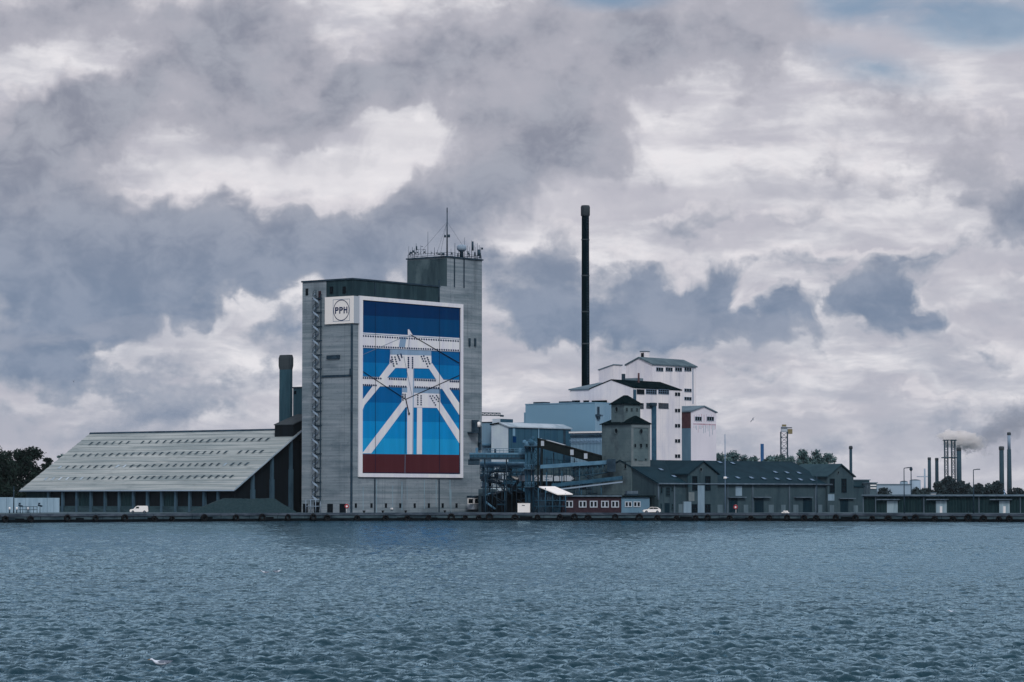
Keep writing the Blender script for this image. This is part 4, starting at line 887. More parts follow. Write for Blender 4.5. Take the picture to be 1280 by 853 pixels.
# tall block behind
C4 = corner(815.6, 868); L4, R4 = faces_of(C4); lu4, lv4 = -L4.u(783), R4.u(870.6); ze4, zr4 = zat(C4, 815.6, 455.5), zat(C4 + U * lu4 / 2, 801, 447.8)
tb = thing('white_tower_block', 'tallest white factory block with patched gable roof and row of four windows', 'factory', place(C4))
gable(C4, U, V, lu4, lv4, Z0, ze4, zr4).build('wall', M['factory'], tb)
gable_roof(C4, U, V, lu4, lv4, ze4, zr4, over=.35, th=.4, lift=.35).build('roof', M['roof_mid'], tb)
for x0, x1 in ((820, 828.8), (831.8, 840.5), (843.6, 852.2), (855.2, 864)): win(tb, R4, x0, 459.2, x1, 464.6, 3, 1, 'steel_light', .08, bar=.15, pane='black')
for y in (486, 496.4): win(tb, R4, 855.2, y - .2, 864.2, y + 4.4, 3, 1, 'steel_light', .08, bar=.15, pane='black')
cp = corner(806.5, 880); fl, fr = faces_of(cp); zc0 = at(806.5, 450, 880).z; zc1 = at(806.5, 439.8, 880).z
block(cp, U, V, -fl.u(800.8), fr.u(812), zc0 - 2, zc1).build('ridge_house', M['factory'], tb); plate(tb, 'louvre', fl, 801.2, 441.5, 804.6, 447.2, 'black')
block(cp, U, V, -fl.u(800.8) + .3, fr.u(812) + .3, zc1 + .004, zc1 + .25, du=-.15, dv=-.15).build('ridge_house_roof', M['roof_grey'], tb)
m = MB(); m.pbox(R4, 866.2, 458, 866.9, 505, -.02, .2); m.build('downpipe', M['p_grey'], tb)
# rust streaked annex on the right
C5 = corner(864, 853); L5, R5 = faces_of(C5); lu5, lv5 = 11.5, R5.u(895.6); ze5 = R5.z(866, 515); zr5 = R5.z(880, 508.6)
ax = thing('rust_streaked_annex', 'white gabled annex with pink rust streaks and a red brick upper side wall', 'factory', place(C5))
gable(C5, U, V, lu5, lv5, Z0, ze5, zr5, 'U').build('wall', M['factory_rust'], ax)
gable_roof(C5, U, V, lu5, lv5, ze5, zr5, 'U', over=.35, th=.35, lift=.35).build('roof', M['roof_grey'], ax)
zm = L5.z(860, 535.5); MB().box(L5, -lu5, -.02, .01, .06, zm, ze5 - .1).build('brick_panel', M['brick_red'], ax)
MB().box(L5, -lu5, -.02, .01, .05, Z0, zm - .01).build('grey_panel', M['factory_grey'], ax)
for x0, x1 in ((868.6, 876.9), (883.4, 892.1)): win(ax, R5, x0, 520.8, x1, 526.4, 3, 1, 'steel_light', .08, bar=.13, pane='black')
r = random.Random(4)
MB().pbox(R5, 866.4, 529.3, 894.9, 531.9, .004, .03).build('rust_band', M['rust_red'], ax)
for i in range(16):
    x = 867 + i * 1.8 + r.uniform(-.3, .3); plate(ax, 'rust_streak', R5, x, 532, x + .45, 532 + r.uniform(3, 13) * (1.2 if i > 10 else .8), 'lime' if i % 3 else 'rust_red', .02 + .002 * (i % 2), .004)
for i in range(9):
    x = 867.5 + i * 3.1; plate(ax, 'rust_streak', R5, x, 517 + r.uniform(0, 2), x + .45, 527.5, 'rust_red', .024, .004)
# black chimney
cs = corner(732.2, 905); zz = lambda y: at(732, y, 905).z
stk = thing('black_stack', 'very tall black factory chimney with a thicker collar at the top', 'chimney', place(cs))
k = 905 / F
MB().lathe(cs, [(5.4 * k, Z0), (5.05 * k, zz(480)), (4.65 * k, zz(271))], 28).build('shaft', M['stack'], stk)
MB().lathe(cs, [(4.7 * k, zz(270.9)), (5.7 * k, zz(269.5)), (5.8 * k, zz(259.5)), (5.1 * k, zz(257.2)), (4.4 * k, zz(257))], 28).build('collar', M['chimney_cap'], stk)
for y in (300, 345, 390, 430): MB().lathe(cs, [(4.95 * k, zz(y + .8)), (5.2 * k, zz(y + .6)), (5.2 * k, zz(y - .6)), (4.9 * k, zz(y - .8))], 24).build('band', M['chimney_cap'], stk)
f = Fr((cs.x + 3.1 * k, cs.y - 4.6 * k), (1, 0)); m = MB()
for u_ in (-.28, .28): m.box(f, u_ - .05, u_ + .05, 0, .1, zz(480), zz(270))
for i in range(60): z_ = zz(480) + (zz(270) - zz(480)) * (i + .5) / 60; m.box(f, -.225, .225, .02, .08, z_ - .04, z_ + .04)
m.build('ladder', M['steel'], stk)
# ================================================================== BLUE-GREY BLOCKS
CA = corner(744, 822); LA, RA = faces_of(CA); luA, lvA = -LA.u(656.8), 10.5; zA = zat(CA, 744, 503.9)
ba = thing('blue_grey_block', 'large plain blue-grey clad block with a dark bracket on its better lit end', 'factory building', place(CA))
block(CA, U, V, luA, lvA, Z0, zA).build('wall', M['cladA'], ba)
MB().box(RA, .0, lvA, .01, .12, Z0, zA - .05).build('lit_end_tone', M['cladA_light'], ba)  # same cladding; the stronger light on this end is put into a paler colour
block(CA, U, V, luA + .2, lvA + .3, zA + .004, zA + .25, du=-.1, dv=-.12).build('roof_edge', M['cladA'], ba)
for x0, x1 in ((664, 677), (696, 708)): 
    u0, u1 = LA.u(x0), LA.u(x1); MB().box(LA, u0, u1, -4, -1, zA + .25, zA + .75).build('roof_vent', M['steel'], ba)
b2 = thing('step_wall', 'narrow lower slice of blue cladding at the left end of the blue-grey block', 'factory building', place(CA + U * luA))
CB = CA + U * (luA + .05); fl, _ = faces_of(CB); block(CB, U, V, -fl.u(653.6), 8, Z0, fl.z(655, 515.8), dv=.5).build('wall', M['cladA'], b2)
CB2 = CB + U * (-fl.u(653.6) + .05); fl, _ = faces_of(CB2); block(CB2, U, V, -fl.u(640), 8, Z0, fl.z(648, 528.3), dv=1).build('low_wall', M['cladA'], b2)
br = thing('wall_bracket', 'dark anchor-shaped bracket hung high on the better lit end of the blue-grey block', 'bracket', RA.p(RA.u(748.7), .5, RA.z(748.7, 523)))
plate(br, 'shaft', RA, 747.9, 508.5, 749.5, 518, 'steel', .5, .12); plate(br, 'box', RA, 746.5, 518, 751, 521, 'steel', .8, .12); plate(br, 'foot', RA, 747.4, 521, 750.4, 524.5, 'steel', .6, .12); plate(br, 'arm', RA, 751, 518.8, 754, 519.4, 'steel', .4, .12)
CL = corner(753, 806); LL, RL = faces_of(CL); lw_ = thing('pale_blue_annex', 'pale blue clad low building with a white roof edge beside the old tower', 'factory building', place(CL))
luL = -LL.u(713.5); zL = LL.z(735, 541.5)
block(CL, U, V, luL, 5, Z0, zL).build('wall', M['cladA_light'], lw_)
MB().box(LL, -luL - .3, .3, -5, .5, zL + .004, zL + .45).build('roof_edge', M['white'], lw_)
MB().box(LL, -luL, 0, .0, .3, zL - 1.1, zL - .5).build('dark_band', M['steel'], lw_)  # solid dark steel band just below the roof edge
m = MB(); m.truss(LL.p(-luL, .4, zL - 2.6), LL.p(0, .4, zL - 2.6), .8, 16, .06); m.build('cable_rack', M['p_pale'], lw_)
# building B
CBb = corner(635.5, 800); LB, RB = faces_of(CBb); luB, lvB = -LB.u(614.3), RB.u(713.6); zeB = zat(CBb, 635.5, 534.4); zrB = LB.z(624.7, 529.6)
bb = thing('deep_blue_hall', 'deep blue clad hall with a pale grey gable and pale metal roof', 'factory building', place(CBb))
# mono-pitch roof: high at the far side of the gable
q = [CBb, CBb + V * lvB, CBb + V * lvB + U * luB, CBb + U * luB]
um = -LB.u(625); zeL = LB.z(614.3, 531.5)
m = MB(); prof = [(0, Z0), (0, zeB), (um, zrB), (luB, zeL), (luB, Z0)]
vs = [CBb + U * a + Vector((0, 0, z)) for a, z in prof] + [CBb + V * lvB + U * a + Vector((0, 0, z)) for a, z in prof]
m.add(vs, [(0, 1, 2, 3, 4), (9, 8, 7, 6, 5), (0, 5, 6, 1), (3, 8, 9, 4)]); m.build('wall', M['cladB'], bb)
m = MB(); m.add([x - V * .06 for x in vs[:5]], [(0, 1, 2, 3, 4)]); m.build('gable_panel', M['gableB'], bb)
m = MB(); m.sheet([vs[1] - U * .4 - V * .4 + Vector((0, 0, .3)), vs[6] - U * .4 + V * .3 + Vector((0, 0, .3)), vs[7] + V * .3 + Vector((0, 0, .35)), vs[2] - V * .4 + Vector((0, 0, .35))], .3); m.build('roof', M['roofB'], bb)
m = MB(); m.sheet([vs[2] - V * .4 + Vector((0, 0, .35)), vs[7] + V * .3 + Vector((0, 0, .35)), vs[8] + U * .3 + V * .3 + Vector((0, 0, .3)), vs[3] + U * .3 - V * .4 + Vector((0, 0, .3))], .3); m.build('rear_roof', M['roof_dark'], bb)
for x0, x1, y0, y1, mt_ in ((641.2, 644, 535.5, 545, 'cladA'), (641.2, 645.3, 546, 553.5, 'p_navy'), (704.3, 707.2, 537.5, 556, 'steel'), (673, 674, 535.5, 548, 'cladA')): plate(bb, 'panel', RB, x0, y0, x1, y1, mt_, .08)
cbx = corner(625.5, 806); fl, fr = faces_of(cbx); z_ = fr.z(633, 524); block(cbx, U, V, -fl.u(615.5), fr.u(641.3), zeB - .8, z_).build('roof_house', M['cladB'], bb); MB().box(fl, fl.u(615.5), -.02, .01, .08, zeB - .8, z_ - .03).build('roof_house_panel', M['gableB'], bb)
Cc = corner(613.8, 812); fl, fr = faces_of(Cc); bc_ = thing('pale_blue_silo_house', 'narrow pale blue clad block between the silo and the grey gable', 'factory building', place(Cc))
block(Cc, U, V, -fl.u(601), 5, Z0, fl.z(609, 528.8)).build('wall', M['cladA_light'], bc_)
block(Cc, U, V, -fl.u(601) + .2, 5.2, fl.z(609, 528.8) + .004, fl.z(609, 528.8) + .3, du=-.1, dv=-.1).build('roof', M['steel'], bc_)
MB().tube(fl.p(fl.u(603), .6, fl.z(603, 556.5)), fl.p(fl.u(617), .6, fl.z(617, 556.5)), .45, n=10).build('pipe', M['blue_pale'], bc_)
# crane jib behind
jb = thing('crane_jib', 'pale lattice crane jib reaching out from behind the silo', 'crane', at(600, 640, 1010))
a, b_ = at(596, 519.2, 1010), at(625.5, 519.8, 1010); 
m = MB(); m.truss(a, b_, at(600, 516, 1010).z - a.z, 12, .14, 1.4); m.build('lattice_boom', M['far_stack'], jb)
MB().tube(b_ + Vector((-.2, 0, 0)), b_ + Vector((1.2, 0, -.1)), .35, n=6).build('tip', M['steel'], jb)
a2 = at(594, 519, 1010); MB().truss(Vector((a2.x, a2.y, Z0)), Vector((a2.x, a2.y, a2.z)), .01, 18, .2).build('mast', M['far_stack'], jb)
# ================================================================== OLD TOWER
Vw = Vector((.766, .643, 0)).normalized(); Uw = Vector((-.643, .766, 0)).normalized()
CW = corner(823, 726); s_t = extent(CW, Uw, 790)
CT = CW + Uw * s_t - Vw * .35; LT, RT = faces_of(CT, Uw, Vw); luT, lvT = -LT.u(752.4), RT.u(812.4); zeT = zat(CT, 790, 530.3)
ot = thing('old_brick_tower', 'old grey rendered brick tower with two stacked dark hipped roofs', 'tower', place(CT))
block(CT, Uw, Vw, luT, lvT, Z0, zeT).build('wall', M['tower_brick'], ot)
zl_ = RT.z(801, 583.2); MB().box(RT, .0, lvT, .01, .16, zl_, zl_ + 1.3).build('string_course', M['tower_trim'], ot)
for a, b in ((.0, .7), (lvT - .6, lvT)): MB().box(RT, a, b, .01, .15, zl_ + 1.304, zeT - .9).build('corner_pier', M['tower_trim'], ot)
MB().box(RT, 0, lvT, .01, .2, zeT - .9 + .004, zeT).build('cornice', M['tower_trim'], ot)
MB().box(LT, -luT, 0, .01, .12, LT.z(770, 576.8), LT.z(770, 575.4)).build('string_course', M['tower_brick'], ot)
# upper stage
u0 = 0; CU = CT + Uw * extent(CT, Uw, 778.7) + Vw * .25; LU_, RU_ = faces_of(CU, Uw, Vw); luU, lvU = -LU_.u(764.3), RU_.u(800.6); zeU = zat(CU, 778.7, 505.5)
block(CU, Uw, Vw, luU, lvU, zeT - .5, zeU).build('upper_stage', M['tower_brick'], ot)
def hip(C_, u, v, lu_, lv_, z, ztop, r0, r1, over=.45, axis='V'):
    a = [C_ - u * over - v * over, C_ - u * over + v * (lv_ + over), C_ + u * (lu_ + over) + v * (lv_ + over), C_ + u * (lu_ + over) - v * over]
    rid = [C_ + u * lu_ * .5 + v * lv_ * r0, C_ + u * lu_ * .5 + v * lv_ * r1] if axis == 'V' else [C_ + v * lv_ * .5 + u * lu_ * r0, C_ + v * lv_ * .5 + u * lu_ * r1]
    vs = [x + Vector((0, 0, z + .15)) for x in a] + [x + Vector((0, 0, ztop)) for x in rid] + [x + Vector((0, 0, z + .0)) for x in a]
    m = MB(); f_ = [(0, 1, 5, 4), (1, 2, 5), (2, 3, 4, 5), (3, 0, 4)] if axis == 'V' else [(3, 0, 4, 5)[:0] or (0, 1, 4), (1, 2, 5, 4), (2, 3, 5), (3, 0, 4, 5)]
    m.add(vs, f_ + [(0, 6, 7, 1), (1, 7, 8, 2), (2, 8, 9, 3), (3, 9, 6, 0), (9, 8, 7, 6)]); return m
hip(CU, Uw, Vw, luU, lvU, zeU, zat(CU + Uw * luU / 2 + Vw * lvU / 2, 782, 494.3), .38, .62).build('upper_roof', M['roof_dark'], ot)
uw = extent(CT, Uw, 776.5)
hip(CT, Uw, Vw, uw, lvT, zeT, zat(CT + Uw * uw * .5 + Vw * lvT * .5, 790, 519.6), .45, .55).build('lower_roof', M['roof_dark'], ot)
hip(CT + Uw * (uw + .02), Uw, Vw, luT - uw, lvT, zeT, zeT + 1.9, .3, .7).build('side_roof', M['roof_dark'], ot)
def round_win(par, fr, px, py, rx, ry):
    u, z = fr.uz(px, py); ru = abs(fr.u(px + rx) - u); rz = abs(fr.z(px, py - ry) - z); m = MB(); n = 16; vs = []
    for k, w_ in ((1.25, .02), (1.25, .16), (1.0, .16), (1.0, .03)): vs += [fr.p(u + ru * k * math.cos(2 * math.pi * i / n), w_, z + rz * k * math.sin(2 * math.pi * i / n)) for i in range(n)]
    m.add(vs, [(j * n + i, j * n + (i + 1) % n, (j + 1) * n + (i + 1) % n, (j + 1) * n + i) for j in range(3) for i in range(n)])
    o = m.build('window', M['tower_brick'], par); MB().add([fr.p(u + ru * math.cos(2 * math.pi * i / n), .035, z + rz * math.sin(2 * math.pi * i / n)) for i in range(n)], [tuple(range(n))]).build('pane', M['black'], o)
round_win(ot, LT, 770.6, 539, 2.1, 3.2); round_win(ot, RT, 801.2, 539.3, 1.9, 3.2); round_win(ot, LU_, 771, 512, 1.9, 3.0)
for px, y0, y1, w_, fr in ((793.7, 555, 559.5, 2, RT), (801, 555, 560, 2.8, RT), (808.2, 555, 559.5, 2, RT), (794.6, 573.5, 576.2, 1.7, RT), (807, 573.5, 576, 1.7, RT), (800.5, 576, 580.6, 5, RT), (783.3, 510, 514.5, 1.8, RU_), (789.5, 510.5, 514, 1.6, RU_), (796, 510.5, 514, 1.6, RU_), (782, 578, 586, 2.6, LT)):
    win(ot, fr, px - w_ / 2 - .4, y0 - .4, px + w_ / 2 + .4, y1 + .4, 1, 1, 'tower_brick', .1, pane='black')
f = frpx(676, 766, 758, 770); dh = thing('dark_back_hall', 'dark grey hall half hidden behind the blue truss conveyor and scaffolding', 'hall', f.p(f.u(715), 0, Z0))
MB().box(f, f.u(668), f.u(757), -8, 0, Z0, f.z(715, 583)).build('wall', M['ware'], dh); MB().box(f, f.u(667), f.u(757.5), -8.2, .4, f.z(715, 583) + .004, f.z(715, 583) + .4).build('roof', M['ware_roof'], dh)
for px in (684, 700, 722, 738): plate(dh, 'bay_strip', f, px - 1, 584, px + 1, 641, 'steel', .25)
for px in (690, 709, 729): plate(dh, 'louvre', f, px - 4, 604, px + 4, 612, 'black', .1)
# ================================================================== LONG WAREHOUSE WITH CROSS GABLES
LW, RW = faces_of(CW, Uw, Vw); lvW = RW.u(1078.5); zeW = RW.z(860, 604.4)
hw = s_t * 1.42; zrW = zat(CW + Uw * hw + Vw * 12, 830, 576.8, Vw); luW = hw * 1.3
lvW1 = RW.u(1038)
wh = thing('long_warehouse', 'long grey rendered quay warehouse with a dark roof and two cross gables', 'warehouse', place(CW))
zkW = zrW - (zrW - zeW) * .3
MB().prism(Fr(CW, Uw), [(0, Z0), (0, zeW), (hw, zrW), (luW, zkW), (luW, Z0)], 0.0, lvW1).build('wall', M['ware'], wh)
Q_ = lambda s_, r_, z_: CW + Uw * s_ + Vw * r_ + Vector((0, 0, z_ + .3))
MB().sheet([Q_(-.7, -.5, zeW - .7 * (zrW - zeW) / hw), Q_(hw, -.5, zrW), Q_(hw, lvW1, zrW), Q_(-.7, lvW1, zeW - .7 * (zrW - zeW) / hw)], .3).build('roof', M['ware_roof'], wh)
MB().sheet([Q_(hw + .02, -.5, zrW), Q_(luW, -.5, zkW), Q_(luW, lvW1, zkW), Q_(hw + .02, lvW1, zrW)], .3).build('roof', M['ware_roof'], wh)
MB().tube(RW.p(-.5, .75, zeW - .15), RW.p(lvW1, .75, zeW - .15), .2, n=6).build('gutter', M['pipe_grey'], wh)
su2 = (Uw * hw + Vector((0, 0, zrW - zeW))).normalized(); sn2 = Vw.cross(su2).normalized(); sn2 = sn2 if sn2.z > 0 else -sn2
def wroof_hit(px, py):
    r = ray(px, py); a = CW + Vector((0, 0, zeW + .3)); t = (a - CAM).dot(sn2) / r.dot(sn2); return CAM + r * t
def rl_mesh():
    m = MB(); a, b = Vw * .55, su2 * .6; c = [-a - b, a - b, a + b, -a + b]
    m.add([x * 1.15 - sn2 * .02 for x in c] + [x + sn2 * .28 for x in c], [(0, 1, 5, 4), (1, 2, 6, 5), (2, 3, 7, 6), (3, 0, 4, 7)])
    g = MB(); g.add([x + sn2 * .27 for x in c], [(0, 1, 2, 3)]); return m.mesh('roof_light', (0, 0, 0)), g.mesh('roof_light_pane', (0, 0, 0))
fm_, pm_ = rl_mesh(); fm_.materials.append(M['ware_roof']); pm_.materials.append(M['p_grey'])
for px, py in ((826, 588), (842.3, 596.5), (899.5, 579), (915.5, 580), (907.2, 598), (922, 598.2), (939, 598.3), (954.6, 599.3), (971, 599.6), (986, 600), (1000.4, 600.6), (1015, 601), (968.8, 591.2), (983.4, 591.8), (998.4, 592.2)):
    q = wroof_hit(px, py) - wh.location
    o = bpy.data.objects.new('roof_light', fm_); COL.objects.link(o); o.parent = wh; o.location = q
    g = bpy.data.objects.new('pane', pm_); COL.objects.link(g); g.parent = o; g.location = (0, 0, 0)
def cross_gable(x0, x1, xp, yp, ye, roofmat, over=1.0):
    """gabled bay facing the water: front wall a little proud, ridge running back into the main roof"""
    u0, u1 = RW.u(x0), RW.u(x1); w_ = .7; ze_, zp = RW.z((x0 + x1) / 2, ye, w_), RW.z(xp, yp, w_); um_ = (u0 + u1) / 2
    m = MB(); m.prism(RW, [(u0, Z0), (u1, Z0), (u1, ze_), (um_, zp), (u0, ze_)], -hw, w_); m.build('cross_gable', M['ware'], wh)
    dr = (zp - ze_) / (um_ - u0) * .5
    for s_, ue in ((-1, u0), (1, u1)):
        MB().sheet([RW.p(ue + s_ * .5, w_ + .5, ze_ - dr + .32), RW.p(um_, w_ + .5, zp + .32), RW.p(um_, -hw, zp + .32), RW.p(ue + s_ * .5, -hw, ze_ - dr + .32)], .3).build('cross_gable_roof', M[roofmat], wh)
    return w_
wg = cross_gable(858, 894.6, 876.6, 577.2, 592.3, 'ware_roof')
wg2 = cross_gable(1032, 1064.6, 1047, 581.3, 595.5, 'ware_roof2')
u0, u1 = RW.u(1064.8), RW.u(1078.5); z_ = RW.z(1071, 609)
MB().box(RW, u0, u1, -8, .3, Z0, z_).build('end_bay', M['ware'], wh); MB().box(RW, u0 - .0, u1 + .3, -8.2, .6, z_ + .004, z_ + .35).build('end_bay_roof', M['ware_roof'], wh)
round_win(wh, Fr(RW.p(0, wg, 0), Vw), 876, 587, 1.5, 2.3); round_win(wh, Fr(RW.p(0, wg, 0), Vw), 1047.5, 591, 1.3, 1.8)
def wwin(x0, y0, x1, y1, w_, nx=2, ny=4, fr_='door_dark', pane='black'): return win(wh, RW, x0, y0, x1, y1, nx, ny, fr_, .14, w_, pane)
for x0, x1 in ((865.2, 871.4), (881.2, 888)): wwin(x0, 595.2, x1, 613.3, wg); wwin(x0 - .6, 630.3, x1 - .1, 641.6, wg, 2, 2)
for x0, x1 in ((1037, 1043.2), (1051.7, 1058)): wwin(x0, 598.5, x1, 616, wg2)
for x0, y0, x1, y1, mt_ in ((872.2, 607, 880.8, 642, 'patch'), (861, 615.5, 868, 626.5, 'tower_trim'), (855, 627.2, 864.2, 642, 'patch'), (860, 594.5, 864.5, 609, 'ware_roof2'), (1035, 618, 1043, 626, 'patch')):
    plate(wh, 'render_patch', RW, x0, y0, x1, y1, mt_, (wg2 if x0 > 1000 else wg) + .04, .3)
for x0, y0, x1, y1, a, b in ((825, 608.5, 828, 617, 1, 2), (832, 609, 837.5, 620.5, 2, 3), (839, 609, 841.6, 614.5, 1, 2), (825.2, 629.5, 827.2, 636, 1, 1), (839, 629.5, 841.5, 637.5, 1, 2)): wwin(x0, y0, x1, y1, 0, a, b, 'ware_roof2')
wd = lambda x0, y0, x1, y1, mt_='door', w_=.12, nm='door': plate(wh, nm, RW, x0, y0, x1, y1, mt_, w_)
wd(830.8, 629, 837, 642, 'door_dark', .05); wd(848.5, 630.5, 855, 642)
for x0, x1 in ((897, 903.4), (930, 935.3), (961, 967.2), (976.8, 982), (991.6, 998), (1022.8, 1027.8)): wd(x0, 631.2, x1, 642)
for x0, x1 in ((1037.2, 1042.6),): wd(x0, 631.6, x1, 642, w_=wg2 + .1)
wd(1067, 632, 1072.6, 642, w_=.42)
for x0, x1, c0, c1 in ((911.8, 922, 911.4, 933.5), (943.3, 954.6, 943, 964.2), (1004, 1015.3, 995.3, 1016.2)):
    wd(x0, 623.2, x1, 642, 'door_dark', .08, 'sliding_door'); plate(wh, 'door_canopy', RW, c0, 621.3, c1, 622.4, 'pipe_grey', .9)
wd(1050.6, 624.3, 1060.3, 642, 'door_dark', wg2 + .06, 'sliding_door'); plate(wh, 'door_canopy', RW, 1050.3, 622.8, 1069.8, 623.8, 'pipe_grey', wg2 + .7)
plate(wh, 'render_patch', RW, 919.5, 608, 927.5, 620, 'patch', .04)
for px, y0 in ((823.6, 604.5), (843.5, 605), (910, 606), (941.3, 606), (987.2, 607), (1020, 607.5)):
    plate(wh, 'downpipe', RW, px - .5, y0, px + .5, 642 if px > 824 else 625, 'pipe_grey', .3)
# ================================================================== LOW CORRUGATED SHED on the right
LSf = frpx(1079.5, 748, 1292, 722); ls = thing('low_corrugated_shed', 'long low dark corrugated quay shed with three pale sliding doors', 'shed', LSf.p(LSf.u(1180), 0, Z0))
zl0 = LSf.z(1180, 620.2); Lw = LSf.u(1292)
MB().box(LSf, 0, Lw, -14, 0, Z0, zl0).build('wall', M['corr_dark'], ls)
MB().box(LSf, -.3, Lw + .3, -14.2, .5, zl0 + .004, zl0 + .4).build('roof', M['roof_grey'], ls)
MB().tube(LSf.p(-.3, .62, zl0 + .0), LSf.p(Lw, .62, zl0), .16, n=6).build('gutter', M['pipe_grey'], ls)
for px in (1078.9, 1094.3, 1154.6, 1223.5, 1275.2): plate(ls, 'downpipe', LSf, px - .45, 621, px + .45, 643, 'pipe_grey', .3)
for c0, c1, x0, x1 in ((1095.8, 1123.5, 1108.6, 1122), (1157.8, 1184, 1169.8, 1183.2), (1237, 1263.5, 1249, 1262)):
    plate(ls, 'door_canopy', LSf, c0, 624, c1, 625.3, 'pipe_grey', 1.0); plate(ls, 'sliding_door', LSf, x0, 626.2, x1, 643, 'door_pale', .15)
    if x0 > 1150: plate(ls, 'wicket_door', LSf, x0 + 5, 633, x0 + 8, 642.5, 'white', .2)
# ================================================================== OFFICE ROW
OF = frpx(696, 720, 806, 724); of = thing('brick_office', 'low maroon brick quay office with a row of white framed windows', 'office', OF.p(OF.u(740), 0, Z0))
zo = OF.z(750, 621.3); MB().box(OF, OF.u(703), OF.u(776.4), -5, 0, Z0, zo).build('wall', M['brick'], of)
MB().box(OF, OF.u(702), OF.u(777), -5.2, .5, zo + .004, zo + .5).build('roof', M['roof_dark'], of); MB().box(OF, OF.u(702), OF.u(777), .504, .6, zo + .05, zo + .4).build('fascia', M['pipe_grey'], of)
for x0 in (706.5, 723.4, 737.2, 751.3, 764): win(of, OF, x0, 626.2, x0 + 9.6, 634.6, 2, 1, 'sign_side', .22, bar=.35, pane='black')
ob = thing('grey_office', 'low pale blue-grey office adjoining the maroon brick one, beside the parked car', 'office', OF.p(OF.u(790), 0, Z0))
MB().box(OF, OF.u(776.7), OF.u(812), -4, .05, Z0, zo - .1).build('wall', M['factory_grey'], ob); MB().box(OF, OF.u(777.1), OF.u(819), -4.2, .55, zo - .1 + .004, zo + .35).build('roof', M['roof_dark'], ob)
for x0 in (781, 791.7): win(ob, OF, x0, 627, x0 + 8.9, 634, 2, 1, 'sign_side', .2, .05, bar=.3, pane='black')
hv = thing('roof_cooler', 'flat white cooling unit on the roof of the grey office', 'cooling unit', OF.p(OF.u(793), -3, zo + .35))
MB().box(OF, OF.u(786), OF.u(800), -4.2, -2.2, zo + .8, zo + 1.5).build('casing', M['pipe_grey'], hv); MB().box(OF, OF.u(785), OF.u(801), -4.5, -2, zo + .35 + .004, zo + .78).build('frame', M['steel'], hv)
# ================================================================== CONVEYORS AND LOADING GEAR
def sbox(m, p, q, w_, h_, side=Vector((0.6, -.8, 0))):      # sloping box girder
    p, q = Vector(p), Vector(q); s_ = (q - p).cross(Vector((0, 0, 1))).normalized() * w_ / 2; u_ = Vector((0, 0, h_))
    return m.hexa([p - s_, q - s_, q + s_, p + s_], [p - s_ + u_, q - s_ + u_, q + s_ + u_, p + s_ + u_])
def legs(th, pts, r, mt_='blue_steel', nm='leg'):
    for p in pts: MB().tube(Vector((p[0], p[1], Z0)), p, r, n=6).build(nm, M[mt_], th)
Yc = 752
a, b = at(587, 574.5, Yc), at(666, 574.5, Yc); a2, b2 = at(587, 566.5, Yc), at(666, 566.5, Yc)
g1 = thing('conveyor_bridge', 'level blue conveyor bridge with railings running from the silo wall to the steel tower', 'conveyor', (a.x, a.y, a.z))
sbox(MB(), a, b, 3, a2.z - a.z).build('gallery', M['blue_steel'], g1)
sbox(MB(), a + Vector((0, -1.53, 0)), b + Vector((0, -1.53, 0)), .1, .5).build('lower_flange', M['steel'], g1)
sbox(MB(), a + Vector((0, -1.56, a2.z - a.z - .4)), b + Vector((0, -1.56, a2.z - a.z - .4)), .12, .45).build('upper_flange', M['blue_pale'], g1)
for i in range(1, 15):
    q = a.lerp(b, i / 15); MB().box(Fr((q.x, q.y - 1.5), (1, 0)), -.08, .08, 0, .1, a.z + .5, a2.z - .45).build('rib', M['steel'], g1)
m = MB(); top = a2.z - a.z
for o_ in (-1.4, 1.4):
    for z_ in (.6, 1.15): m.tube(a + Vector((4, o_, top + z_)), b + Vector((0, o_, top + z_)), .05, n=4)
    for i in range(14): q = (a + Vector((4, 0, 0))).lerp(b, i / 13); m.tube(q + Vector((0, o_, top)), q + Vector((0, o_, top + 1.15)), .05, n=4)
m.build('railing', M['blue_pale'], g1)
for px, w_, y0, mt_ in ((596, 3, 560, 'blue_pale'), (619, 2.5, 561.5, 'steel'), (640, 6, 562, 'steel'), (650, 3, 560, 'blue_pale')):
    q = at(px, 566.5, Yc); f = Fr((q.x, q.y), (1, 0)); MB().box(f, -w_ / 9, w_ / 9, -.8, .8, q.z, at(px, y0, Yc).z).build('motor', M[mt_], g1)
hp_ = at(590, 574.5, Yc); MB().box(Fr((hp_.x, hp_.y), (1, 0)), -1, 2.0, -1.2, 1.2, at(590, 581.5, Yc).z, a.z - .02).build('drop_chute', M['steel'], g1)
legs(g1, [at(606, 574.6, Yc), at(633, 574.6, Yc)], .16, 'steel')
a, b = at(600, 580.5, Yc + 5), at(662, 581, Yc + 5)
g2 = thing('conveyor_pipe', 'pale blue conveyor tube running just under the level blue bridge', 'conveyor', a); MB().tube(a, b, .7, n=12).build('tube', M['blue_pale'], g2)
MB().truss(a + Vector((0, 0, -2.6)), b + Vector((0, 0, -2.6)), 1.8, 14, .09, 1.6).build('truss', M['blue_steel'], g2); legs(g2, [a + Vector((1.5, 0, -2.6)), a.lerp(b, .5) + Vector((0, 0, -2.6))], .15)
